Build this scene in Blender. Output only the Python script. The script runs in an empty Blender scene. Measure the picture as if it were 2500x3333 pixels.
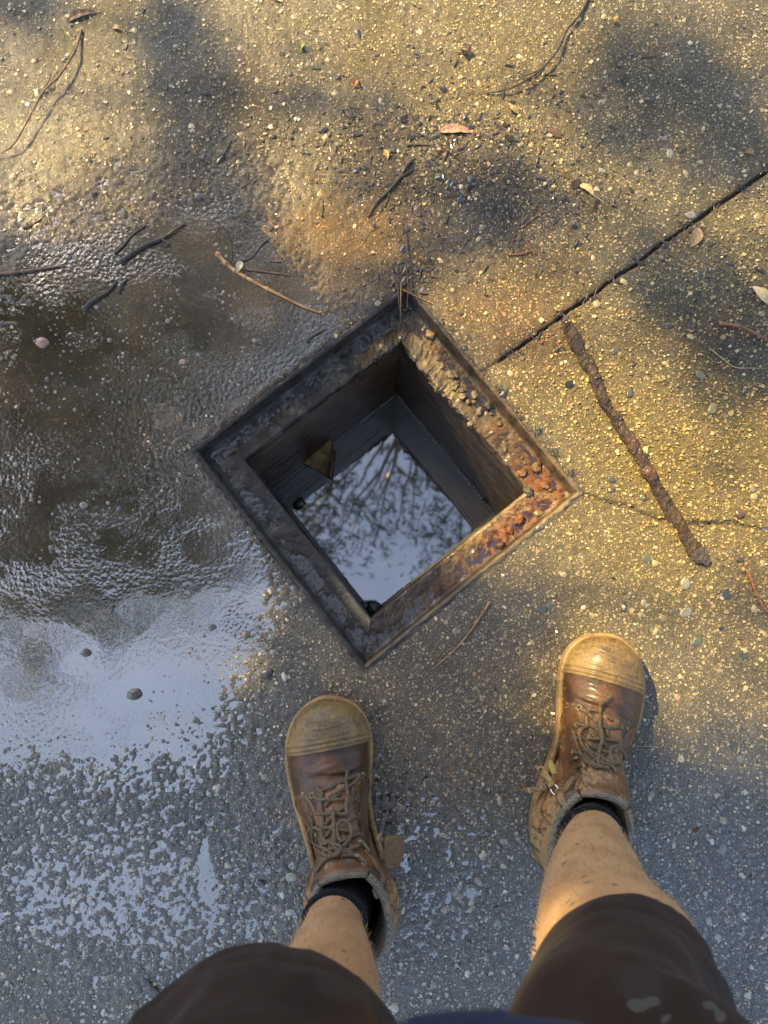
import bpy, bmesh, math, random
import numpy as np
from mathutils import Vector, Matrix
from mathutils.bvhtree import BVHTree

scene = bpy.context.scene
COL = scene.collection
rng = np.random.default_rng(7)
random.seed(7)

# ------------------------------------------------------------------ camera
H = 1.12                      # the phone is held 1.12 m above the slab
F, CX, CY = 2503.0, 1250.0, 1666.5
dwn = np.array([(1225 - CX) / F, (1965 - CY) / F, 1.0]); dwn /= np.linalg.norm(dwn)
XW = np.array([1.0, 0, 0]) - dwn * dwn[0]; XW /= np.linalg.norm(XW)
YW = np.cross(XW, dwn)
if YW[1] > 0: YW = -YW
Rw = np.stack([XW, YW, -dwn])            # world <- camera (x right, y down, z forward)

def ray(u, v):
    r = Rw @ np.array([(u - CX) / F, (v - CY) / F, 1.0])
    return r / np.linalg.norm(r)

def P(u, v, z=0.0):                      # point of the place at height z that the photo shows at (u, v)
    r = Rw @ np.array([(u - CX) / F, (v - CY) / F, 1.0])
    t = (z - H) / r[2]
    return np.array([r[0] * t, r[1] * t, z])

def PIX(x, y, z=0.0):
    c = Rw.T @ np.stack([x, y, z - H + 0 * x])
    return CX + F * c[0] / c[2], CY + F * c[1] / c[2]

cam = bpy.data.cameras.new('camera')
cam.lens = F / 3333 * 36; cam.sensor_width = 36; cam.clip_start = 0.01; cam.clip_end = 400
cam.dof.use_dof = True; cam.dof.focus_distance = 1.16; cam.dof.aperture_fstop = 7.5
camo = bpy.data.objects.new('camera', cam); COL.objects.link(camo)
M3 = Matrix([[Rw[i][0], -Rw[i][1], -Rw[i][2]] for i in range(3)])
camo.matrix_world = Matrix.Translation((0, 0, H)) @ M3.to_4x4()
scene.camera = camo

# ------------------------------------------------------------------ light
SUN_EL = math.radians(47)
SUN_AZ = math.atan2(0.66, -0.75)
S = np.array([math.cos(SUN_AZ) * math.cos(SUN_EL), math.sin(SUN_AZ) * math.cos(SUN_EL), math.sin(SUN_EL)])
world = bpy.data.worlds.new('World'); scene.world = world; world.use_nodes = True
wn = world.node_tree.nodes; wl = world.node_tree.links
bg = wn['Background']
sky = wn.new('ShaderNodeTexSky'); sky.sky_type = 'NISHITA'; sky.sun_disc = False
sky.sun_elevation = SUN_EL; sky.sun_rotation = math.pi / 2 - SUN_AZ
sky.dust_density = 2.0; sky.air_density = 1.0
cl = wn.new('ShaderNodeTexNoise'); cl.inputs['Scale'].default_value = 2.2; cl.inputs['Detail'].default_value = 6; cl.inputs['Roughness'].default_value = .6
gen = wn.new('ShaderNodeTexCoord'); wl.new(gen.outputs['Generated'], cl.inputs['Vector'])
cr = wn.new('ShaderNodeValToRGB'); cr.color_ramp.elements[0].position = .38; cr.color_ramp.elements[0].color = (.05, .05, .05, 1); cr.color_ramp.elements[1].position = .62; cr.color_ramp.elements[1].color = (.50, .50, .50, 1)
wl.new(cl.outputs[0], cr.inputs[0]); cm = wn.new('ShaderNodeMix'); cm.data_type = 'RGBA'; wl.new(cr.outputs[0], cm.inputs[0]); wl.new(sky.outputs[0], cm.inputs[6]); cm.inputs[7].default_value = (3.6, 4.3, 5.4, 1)
wl.new(cm.outputs[2], bg.inputs[0]); bg.inputs[1].default_value = 0.135
sl = bpy.data.lights.new('sun', 'SUN'); sl.energy = 5.0; sl.angle = math.radians(0.6); sl.color = (1.0, 0.745, 0.30)
so = bpy.data.objects.new('sun', sl); COL.objects.link(so)
so.rotation_euler = Vector(S).to_track_quat('Z', 'Y').to_euler()
vs = scene.view_settings
scene.display_settings.display_device = 'sRGB'
vs.view_transform = 'Standard'; vs.look = 'None'; vs.gamma = 1.0; vs.use_curve_mapping = False
vs.exposure = 1.35
scene.cycles.max_bounces = 8; scene.cycles.transparent_max_bounces = 16

# ------------------------------------------------------------------ numeric noise
def _h(ix, iy, iz, seed):
    h = (ix.astype(np.int64) * 374761393 + iy.astype(np.int64) * 668265263 + iz.astype(np.int64) * 2147483647 + seed * 974634777) & 0xffffffff
    h = ((h ^ (h >> 13)) * 1274126177) & 0xffffffff
    return ((h ^ (h >> 16)) & 0xffffff) / float(0xffffff) * 2 - 1

def vnoise(x, y, z=None, seed=0):
    x = np.asarray(x, float); y = np.asarray(y, float)
    fx, fy = np.floor(x), np.floor(y); tx, ty = x - fx, y - fy
    tx = tx * tx * tx * (tx * (tx * 6 - 15) + 10); ty = ty * ty * ty * (ty * (ty * 6 - 15) + 10)
    def plane(fz):
        a = _h(fx, fy, fz, seed); b = _h(fx + 1, fy, fz, seed); c = _h(fx, fy + 1, fz, seed); d = _h(fx + 1, fy + 1, fz, seed)
        return (a * (1 - tx) + b * tx) * (1 - ty) + (c * (1 - tx) + d * tx) * ty
    if z is None: return plane(0 * fx)
    z = np.asarray(z, float); fz = np.floor(z); tz = z - fz; tz = tz * tz * (3 - 2 * tz)
    return plane(fz) * (1 - tz) + plane(fz + 1) * tz

def fbm(x, y, z=None, sc=1.0, octv=4, seed=0, gain=0.5):
    s = 0; a = 1.0; n = 0
    for k in range(octv):
        f = sc * 2.03 ** k
        s = s + a * vnoise(x * f + 13.7 * k, y * f - 7.1 * k, None if z is None else z * f, seed + k); n += a; a *= gain
    return s / n

def sstep(a, b, x):
    t = np.clip((x - a) / (b - a), 0, 1); return t * t * (3 - 2 * t)

# ------------------------------------------------------------------ mesh helpers
def mesh_np(name, V, Fc, mat=None, col=None, smooth=True, parent=None, attrs=None):
    """V (n,3); Fc (m,3|4) int array or list of such arrays"""
    me = bpy.data.meshes.new(name)
    V = np.asarray(V, np.float32)
    Fs = Fc if isinstance(Fc, list) else [Fc]
    Fs = [np.asarray(f, np.int32) for f in Fs if len(f)]
    me.vertices.add(len(V)); me.vertices.foreach_set('co', V.ravel())
    nl = sum(f.size for f in Fs); npoly = sum(len(f) for f in Fs)
    me.loops.add(nl); me.loops.foreach_set('vertex_index', np.concatenate([f.ravel() for f in Fs]))
    me.polygons.add(npoly)
    tot = np.concatenate([np.full(len(f), f.shape[1], np.int32) for f in Fs])
    st = np.concatenate([[0], np.cumsum(tot)[:-1]]).astype(np.int32)
    me.polygons.foreach_set('loop_start', st)
    me.polygons.foreach_set('use_smooth', np.full(npoly, smooth, bool))
    me.update(calc_edges=True); me.validate()
    if col is not None:
        c = np.ones((len(V), 4), np.float32); c[:, :3] = col
        a = me.color_attributes.new('tint', 'FLOAT_COLOR', 'POINT'); a.data.foreach_set('color', c.ravel())
    for k, val in (attrs or {}).items():
        a = me.attributes.new(k, 'FLOAT', 'POINT'); a.data.foreach_set('value', np.asarray(val, np.float32).ravel())
    if mat: me.materials.append(mat)
    if name is None: return me
    return link(name, me, parent)

def link(name, data, parent=None):
    o = bpy.data.objects.new(name, data); COL.objects.link(o)
    if parent is not None: o.parent = parent
    return o

GRP = {'twig': 'twigs and sticks scattered on the slab', 'stick': 'twigs and sticks scattered on the slab', 'leaf': 'dead leaves scattered on the slab', 'pebble': 'loose pebbles on the slab', 'rust flake': 'rust flakes beside the bar', 'tree': 'gum trees standing around the slab'}
def tag(o, label=None, cat=None, group=None, kind=None):
    group = group or GRP.get(cat)
    if label: o['label'] = label
    if cat: o['category'] = cat
    if group: o['group'] = group
    if kind: o['kind'] = kind
    return o

def empty(name, loc, rz=0, parent=None):
    o = bpy.data.objects.new(name, None); COL.objects.link(o); o.location = loc; o.rotation_euler = (0, 0, rz)
    o.empty_display_size = .05
    if parent is not None: o.parent = parent
    return o

def gridf(n, m, wrap_m=False, wrap_n=False):
    i = np.arange(n if wrap_n else n - 1)[:, None]; j = np.arange(m if wrap_m else m - 1)[None, :]
    i2 = (i + 1) % n; j2 = (j + 1) % m
    return np.stack([i * m + j, i * m + j2, i2 * m + j2, i2 * m + j], -1).reshape(-1, 4)

def catmull(pts, n):
    p = np.asarray(pts, float); k = len(p)
    q = np.concatenate([[2 * p[0] - p[1]], p, [2 * p[-1] - p[-2]]])
    t = np.linspace(0, k - 1, n); i = np.minimum(t.astype(int), k - 2); f = (t - i)[:, None]
    a, b, c, d = q[i], q[i + 1], q[i + 2], q[i + 3]
    return 0.5 * (2 * b + (c - a) * f + (2 * a - 5 * b + 4 * c - d) * f ** 2 + (3 * b - a - 3 * c + d) * f ** 3)

def tube_np(pts, rad, seg=8, flat=1.0, up=(0, 0, 1), cap=True):
    """pts (n,3), rad scalar or (n,), flat squashes along up"""
    p = np.asarray(pts, float); n = len(p); r = np.broadcast_to(np.asarray(rad, float), (n,))
    t = np.gradient(p, axis=0); t /= np.linalg.norm(t, axis=1)[:, None] + 1e-12
    u = np.array(up, float); s = np.cross(t, u)
    bad = np.linalg.norm(s, axis=1) < 1e-3; s[bad] = np.cross(t[bad], [1, 0, 0.01]); s /= np.linalg.norm(s, axis=1)[:, None] + 1e-12
    w = np.cross(s, t)
    a = np.linspace(0, 2 * math.pi, seg, endpoint=False)
    V = p[:, None] + r[:, None, None] * (np.cos(a)[None, :, None] * s[:, None] + flat * np.sin(a)[None, :, None] * w[:, None])
    V = V.reshape(-1, 3); Fq = gridf(n, seg, wrap_m=True)
    Ft = []
    if cap:
        V = np.concatenate([V, p[:1], p[-1:]]); a0, a1 = n * seg, n * seg + 1
        j = np.arange(seg); j2 = (j + 1) % seg
        Ft = np.concatenate([np.stack([j2, j, 0 * j + a0], 1), np.stack([(n - 1) * seg + j, (n - 1) * seg + j2, 0 * j + a1], 1)])
    return V, Fq, Ft

def join_np(parts):
    Vs, Q, T = [], [], []; o = 0
    for V, q, t in parts:
        Vs.append(V)
        if len(q): Q.append(np.asarray(q) + o)
        if len(t): T.append(np.asarray(t) + o)
        o += len(V)
    out = []
    if Q: out.append(np.concatenate(Q))
    if T: out.append(np.concatenate(T))
    return np.concatenate(Vs), out

# ------------------------------------------------------------------ materials
def nodes_mat(name):
    m = bpy.data.materials.new(name); m.use_nodes = True
    nt = m.node_tree; return m, nt.nodes, nt.links, nt.nodes['Principled BSDF']

def tex(n, l, kind, scale, vec=None, **kw):
    t = n.new('ShaderNodeTex' + kind); t.inputs['Scale'].default_value = scale
    for k, v in kw.items():
        if k in t.inputs: t.inputs[k].default_value = v
        else: setattr(t, k, v)
    if vec is not None: l.new(vec, t.inputs['Vector'])
    return t

def objco(n):
    return n.new('ShaderNodeTexCoord').outputs['Object']

def ramp(n, l, src, stops):
    r = n.new('ShaderNodeValToRGB'); e = r.color_ramp.elements
    while len(e) < len(stops): e.new(0.5)
    for i, (p, c) in enumerate(stops):
        e[i].position = p; e[i].color = (*c, 1) if isinstance(c, tuple) else (c, c, c, 1)
    l.new(src, r.inputs[0]); return r.outputs[0]

def mixc(n, l, fac, a, b, mode='MIX'):
    m = n.new('ShaderNodeMix'); m.data_type = 'RGBA'; m.blend_type = mode
    for sock, val in ((0, fac), (6, a), (7, b)):
        if isinstance(val, (int, float)): m.inputs[sock].default_value = val
        elif isinstance(val, tuple): m.inputs[sock].default_value = (*val, 1)
        else: l.new(val, m.inputs[sock])
    return m.outputs[2]

def mth(n, l, op, a, b=None, clamp=False):
    m = n.new('ShaderNodeMath'); m.operation = op; m.use_clamp = clamp
    for i, v in enumerate((a, b)):
        if v is None: continue
        if isinstance(v, (int, float)): m.inputs[i].default_value = v
        else: l.new(v, m.inputs[i])
    return m.outputs[0]

def bump(n, l, h, strength, dist, normal=None):
    b = n.new('ShaderNodeBump'); b.inputs['Strength'].default_value = strength; b.inputs['Distance'].default_value = dist
    l.new(h, b.inputs['Height'])
    if normal is not None: l.new(normal, b.inputs['Normal'])
    return b.outputs[0]

def setp(p, **kw):
    nm = {'rough': 'Roughness', 'spec': 'Specular IOR Level', 'metal': 'Metallic', 'coat': 'Coat Weight', 'coatr': 'Coat Roughness', 'coati': 'Coat IOR', 'sheen': 'Sheen Weight', 'sss': 'Subsurface Weight', 'ior': 'IOR'}
    for k, v in kw.items(): p.inputs[nm[k]].default_value = v

def simple(name, c1, c2, scale=40, rough=.6, bscale=None, bstr=.4, bdist=.001, lo=.4, hi=.6, detail=6, **kw):
    m, n, l, p = nodes_mat(name); co = objco(n)
    t = tex(n, l, 'Noise', scale, co, Detail=detail, Roughness=.65)
    l.new(ramp(n, l, t.outputs[0], [(lo, c1), (hi, c2)]), p.inputs['Base Color'])
    b = tex(n, l, 'Noise', bscale or scale * 4, co, Detail=5)
    l.new(bump(n, l, b.outputs[0], bstr, bdist), p.inputs['Normal'])
    setp(p, rough=rough, **kw); return m

# concrete -------------------------------------------------------------
def concrete_mat():
    m, n, l, p = nodes_mat('wet exposed aggregate concrete'); co = objco(n)
    at = n.new('ShaderNodeAttribute'); at.attribute_name = 'tint'
    wet = n.new('ShaderNodeAttribute'); wet.attribute_name = 'wet'
    warp = tex(n, l, 'Noise', 60, co, Detail=2)
    add = n.new('ShaderNodeVectorMath'); add.operation = 'MULTIPLY_ADD'
    l.new(warp.outputs[1], add.inputs[0]); add.inputs[1].default_value = (.006,) * 3; l.new(co, add.inputs[2])
    v1 = tex(n, l, 'Voronoi', 210, add.outputs[0]); v2 = tex(n, l, 'Voronoi', 480, add.outputs[0])
    v1.inputs['Randomness'].default_value = 1
    # stone chips, larger
    sep = n.new('ShaderNodeSeparateColor'); l.new(v1.outputs['Color'], sep.inputs[0])
    chip = mth(n, l, 'MULTIPLY', ramp(n, l, v1.outputs['Distance'], [(.28, 1.0), (.42, 0.0)]), ramp(n, l, sep.outputs[0], [(.50, 0.0), (.56, 1.0)]))
    sep2 = n.new('ShaderNodeSeparateColor'); l.new(v2.outputs['Color'], sep2.inputs[0])
    grit = mth(n, l, 'MULTIPLY', ramp(n, l, v2.outputs['Distance'], [(.25, 1.0), (.45, 0.0)]), ramp(n, l, sep2.outputs[1], [(.40, 0.0), (.5, 1.0)]))
    chipc = ramp(n, l, sep.outputs[1], [(0, (.55, .52, .48)), (.12, (.9, .9, .95)), (.3, (1.5, 1.45, 1.3)), (.6, (2.3, 2.2, 1.9)), (1, (3.1, 3.0, 2.7))])
    fine = tex(n, l, 'Noise', 900, co, Detail=3, Roughness=.7)
    base = mixc(n, l, 1.0, at.outputs['Color'], ramp(n, l, fine.outputs[0], [(.32, .16), (.68, 1.0)]), 'MULTIPLY')
    c = mixc(n, l, mth(n, l, 'MULTIPLY', grit, .75), base, mixc(n, l, 1.0, at.outputs['Color'], (2.4, 2.3, 2.05), 'MULTIPLY'))
    clean = n.new('ShaderNodeAttribute'); clean.attribute_name = 'clean'
    c = mixc(n, l, mth(n, l, 'MULTIPLY', chip, clean.outputs['Fac']), c, mixc(n, l, 1.0, at.outputs['Color'], chipc, 'MULTIPLY'))
    l.new(c, p.inputs['Base Color'])
    hb = mth(n, l, 'ADD', mth(n, l, 'MULTIPLY', chip, .55), mth(n, l, 'ADD', mth(n, l, 'MULTIPLY', grit, .5), mth(n, l, 'MULTIPLY', fine.outputs[0], .8)))
    b1 = bump(n, l, hb, .9, .0010)
    l.new(b1, p.inputs['Normal'])
    gl = tex(n, l, 'Noise', 330, co, Detail=3, Roughness=.6)
    b2 = bump(n, l, mth(n, l, 'ADD', gl.outputs[0], mth(n, l, 'MULTIPLY', hb, .35)), 0.8, .0015)
    l.new(b2, p.inputs['Coat Normal'])
    l.new(mth(n, l, 'MULTIPLY', wet.outputs['Fac'], 1.0, True), p.inputs['Coat Weight'])
    setp(p, rough=.55, spec=.3, coatr=.10, coati=1.45)
    return m
MC = concrete_mat()

def stone_mat(name, rough=.35):
    m, n, l, p = nodes_mat(name); co = objco(n)
    at = n.new('ShaderNodeAttribute'); at.attribute_name = 'tint'
    t = tex(n, l, 'Noise', 500, co, Detail=4, Roughness=.7)
    l.new(mixc(n, l, 1.0, at.outputs['Color'], ramp(n, l, t.outputs[0], [(.3, .7), (.7, 1.2)]), 'MULTIPLY'), p.inputs['Base Color'])
    l.new(bump(n, l, t.outputs[0], .5, .0006), p.inputs['Normal'])
    setp(p, rough=rough, coat=1.0, coatr=.07); return m
MSTONE = stone_mat('wet stone')

def water_mat(name, body, tint, f0=.10, f1=.75, murk=.15, ripple=.02, rscale=25, lumps=0.0, grough=.015):
    m = bpy.data.materials.new(name); m.use_nodes = True; nt = m.node_tree; n, l = nt.nodes, nt.links
    n.remove(n['Principled BSDF']); out = n['Material Output']; co = objco(n)
    nz = tex(n, l, 'Noise', rscale, co, Detail=3, Roughness=.5)
    nz2 = tex(n, l, 'Noise', rscale * 9, co, Detail=2)
    nb = bump(n, l, mth(n, l, 'ADD', nz.outputs[0], mth(n, l, 'MULTIPLY', nz2.outputs[0], .12)), ripple, .01)
    if lumps:
        la = n.new('ShaderNodeAttribute'); la.attribute_name = 'lumps'
        v1 = tex(n, l, 'Voronoi', 180, co, feature='SMOOTH_F1'); v1.inputs['Smoothness'].default_value = .6; v2 = tex(n, l, 'Noise', 320, co, Detail=2)
        hh_ = mth(n, l, 'ADD', v1.outputs['Distance'], mth(n, l, 'MULTIPLY', v2.outputs[0], .5))
        b_ = n.new('ShaderNodeBump'); b_.inputs['Distance'].default_value = .0042; l.new(mth(n, l, 'MULTIPLY', la.outputs['Fac'], lumps), b_.inputs['Strength']); l.new(hh_, b_.inputs['Height']); l.new(nb, b_.inputs['Normal']); nb = b_.outputs[0]
    gl = n.new('ShaderNodeBsdfGlossy'); gl.inputs['Roughness'].default_value = grough; l.new(nb, gl.inputs['Normal'])
    tr = n.new('ShaderNodeBsdfTransparent'); tr.inputs[0].default_value = (*tint, 1)
    df = n.new('ShaderNodeBsdfDiffuse'); df.inputs[0].default_value = (*body, 1)
    lw = n.new('ShaderNodeLayerWeight'); lw.inputs[0].default_value = .25
    fr = mth(n, l, 'ADD', f0, mth(n, l, 'MULTIPLY', lw.outputs['Fresnel'], f1), True)
    mk = tex(n, l, 'Noise', 14, co, Detail=4)
    m1 = n.new('ShaderNodeMixShader'); l.new(mth(n, l, 'MULTIPLY', ramp(n, l, mk.outputs[0], [(.35, .5), (.65, 1.0)]), murk), m1.inputs[0]); l.new(tr.outputs[0], m1.inputs[1]); l.new(df.outputs[0], m1.inputs[2])
    m2 = n.new('ShaderNodeMixShader'); l.new(fr, m2.inputs[0]); l.new(m1.outputs[0], m2.inputs[1]); l.new(gl.outputs[0], m2.inputs[2])
    l.new(m2.outputs[0], out.inputs['Surface']); return m
MPUD = water_mat('muddy puddle water', (.15, .118, .070), (.70, .60, .45), f0=.36, murk=.42, ripple=.035, lumps=.13)
MPIT = water_mat('pit water', (.10, .105, .10), (.3, .27, .2), f0=.34, murk=1.0, ripple=.004, rscale=12, grough=.028)
MFILM = water_mat('ledge water', (.05, .03, .015), (.6, .45, .3), f0=.14, murk=.2, ripple=.2, rscale=120)

# ------------------------------------------------------------------ pit geometry constants
PC = (P(1320, 925) + P(1905, 1605) + P(1180, 2190) + P(630, 1465)) / 4
PANG = math.radians(38.75)
EA = np.array([math.cos(PANG), math.sin(PANG)]); EB = np.array([-math.sin(PANG), math.cos(PANG)])
def pit_ab(x, y):
    dx, dy = x - PC[0], y - PC[1]; return dx * EA[0] + dy * EA[1], dx * EB[0] + dy * EB[1]
def pit_xy(a, b):
    return PC[0] + a * EA[0] + b * EB[0], PC[1] + a * EA[1] + b * EB[1]
HOLE = .2035

# ------------------------------------------------------------------ ground height
def blob(x, y, u, v, ru, rv, rot=0, p=2):
    """soft patch laid on the slab, size given in metres/2300"""
    c = P(u, v); ru, rv = ru / 2250., rv / 2250.
    dx, dy = x - c[0], y - c[1]; ca, sa = math.cos(rot), math.sin(rot)
    a, b = (dx * ca + dy * sa) / ru, (-dx * sa + dy * ca) / rv
    return np.exp(-(a * a + b * b) ** (p / 2))

JA = P(2500, 553); JB = P(1640, 1165)
CR = [P(*q) for q in [(1905, 1610), (1990, 1635), (2060, 1655), (2150, 1690), (2230, 1702), (2310, 1708), (2400, 1703), (2500, 1722), (2700, 1740)]]
def seg_d(x, y, a, b):
    ab = b[:2] - a[:2]; L = np.linalg.norm(ab); e = ab / L
    t = ((x - a[0]) * e[0] + (y - a[1]) * e[1]); tc = np.clip(t, 0, L)
    return np.hypot(x - a[0] - tc * e[0], y - a[1] - tc * e[1]), t / L

def base_h(x, y):
    n1 = fbm(x, y, sc=9, octv=3, seed=3); n2 = fbm(x, y, sc=45, octv=3, seed=9)
    wx, wy = x + .03 * n1, y + .03 * fbm(x, y, sc=9, octv=2, seed=5)
    h = .0042 + 0 * x
    h -= .0085 * blob(wx, wy, 230, 1720, 620, 330, -.25, 3)
    h -= .0074 * blob(wx, wy, 60, 2030, 640, 360, -.30, 3)
    h -= .0058 * blob(wx, wy, 620, 1960, 330, 230, .45, 3)
    h -= .0072 * blob(wx, wy, 380, 1030, 520, 290, .1, 3)
    h -= .0060 * blob(wx, wy, 820, 960, 330, 200, -.6, 3)
    h -= .0036 * blob(wx, wy, 420, 1360, 600, 260, 0, 3)
    h -= .0036 * blob(wx, wy, 350, 2620, 800, 420, .1, 3); h -= .0030 * blob(wx, wy, 520, 640, 800, 230, .1, 3)
    h -= .0036 * blob(wx, wy, 1440, 2800, 330, 420, 0, 3)
    h -= .0034 * blob(wx, wy, 2400, 2900, 330, 500, 0, 3)
    h -= .0033 * blob(wx, wy, 500, 3100, 700, 300, 0, 3)
    h -= .0042 * blob(wx, wy, 1060, 1300, 350, 300, 0.2, 3)
    h -= .0048 * blob(wx, wy, 690, 2810, 22, 95, 0.05, 4)
    h = np.maximum(h, -.0065)
    lowf = sstep(.02, -.10, y - .05 * n1); h += (.0011 * sstep(-.06, -.30, y) - .0004) * lowf * sstep(.0035, .0005, h)
    h += (.0012 * n1 + .0012 * n2) * (1 - .72 * lowf) + .0010 * fbm(x, y, sc=105, octv=2, seed=15) * sstep(.0045, .001, h)
    h -= .0035 * np.clip(fbm(x, y, sc=55, octv=3, seed=91), 0, 1) * np.exp(-((np.maximum(*[np.abs(q_) for q_ in pit_ab(x, y)]) - HOLE) / .010) ** 2)
    ra, rb = pit_ab(x, y); rm = np.maximum(np.abs(ra), np.abs(rb)); h = np.maximum(h, (.0014 + .0014 * n2) * sstep(HOLE + .022, HOLE + .010, rm) - .006 * sstep(HOLE + .008, HOLE + .022, rm))
    return h

def ground_h(x, y):
    h = base_h(x, y)
    g = fbm(x, y, sc=170, octv=2, seed=21); g2 = np.clip(vnoise(x * 120, y * 120, seed=33), 0, 1)
    film = np.exp(-((h - .0006) / .0016) ** 2)
    h = h + (.00085 + .0011 * film) * g + (.0009 + .0010 * film) * g2 ** 2 + .0024 * film * vnoise(x * 215, y * 215, seed=35)
    # expansion joint
    wob = .0030 * fbm(x, y, sc=30, octv=4, seed=41)
    e = JA[:2] - JB[:2]; Lj = np.linalg.norm(e); e = e / Lj
    d = (x - JB[0]) * -e[1] + (y - JB[1]) * e[0] + wob; t = (x - JB[0]) * e[0] + (y - JB[1]) * e[1]
    depth = .009 * sstep(-.05, .02, t)
    wdt = .0019 + .0006 * sstep(.1, .6, t) + .0010 * vnoise(t * 55, t * 0, seed=44)
    h = h - depth * (1 - sstep(wdt * .55, wdt * 1.5, np.abs(d))) - .0015 * np.exp(-(d / .011) ** 2) * sstep(-.08, .0, t)
    h = h - .0012 * sstep(0, -.012, d) * sstep(-.03, .05, t)
    for a, b in zip(CR[:-1], CR[1:]):
        dd, _ = seg_d(x + .002 * vnoise(x * 60, y * 60, seed=4), y + .003 * vnoise(x * 90, y * 90, seed=8), a, b)
        h = h - .0035 * np.exp(-(dd / .0022) ** 2)
    return h

def gh(x, y): return float(ground_h(np.array([x]), np.array([y]))[0])

def axis(lo, hi, step, far):
    a = np.arange(lo, hi + step / 2, step); out = [a]; s = step; r = []; p = a[-1]
    while p < far: s *= 1.16; p += s; r.append(p)
    q = []; s = step; p = a[0]
    while p > -far: s *= 1.16; p -= s; q.append(p)
    return np.concatenate([q[::-1], a, r])
gx = axis(-.68, .72, .0026, 60); gy = axis(-.62, 1.02, .0026, 60)
GX, GY = np.meshgrid(gx, gy); nx, ny = len(gx), len(gy)
a_, b_ = pit_ab(GX, GY); m_ = np.maximum(np.abs(a_), np.abs(b_))
# snap the vertices just outside the pit to its edge, drop those inside
snap = (m_ > HOLE - .0020) & (m_ < HOLE + .0016)
sc_ = np.where(snap, HOLE / np.maximum(m_, 1e-6), 1)
onA = np.abs(a_) >= np.abs(b_)
a2 = np.where(snap & onA, np.sign(a_) * HOLE, a_); b2 = np.where(snap & ~onA, np.sign(b_) * HOLE, b_)
GX = np.where(snap, PC[0] + a2 * EA[0] + b2 * EB[0], GX); GY = np.where(snap, PC[1] + a2 * EA[1] + b2 * EB[1], GY)
inside = m_ < HOLE - .0020
X, Y = GX.ravel(), GY.ravel()
near = (np.abs(X) < 1.2) & (Y > -1.2) & (Y < 1.6)
Z = np.full(X.shape, .004); Z[near] = ground_h(X[near], Y[near])
farm = ~near; Z[farm] += .02 * fbm(X[farm], Y[farm], sc=.6, octv=2)
# slab edge right at the rim is a little rounded and worn
mm = np.where(snap, HOLE, m_).ravel(); Z -= .0018 * np.exp(-((mm - HOLE) / .006) ** 2) * (mm >= HOLE - .003)
fc = gridf(ny, nx); ins = inside.ravel(); fc = fc[~ins[fc].any(axis=1)]

def px_field(x, y):
    U, Vv = PIX(x, y); return U, Vv

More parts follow.
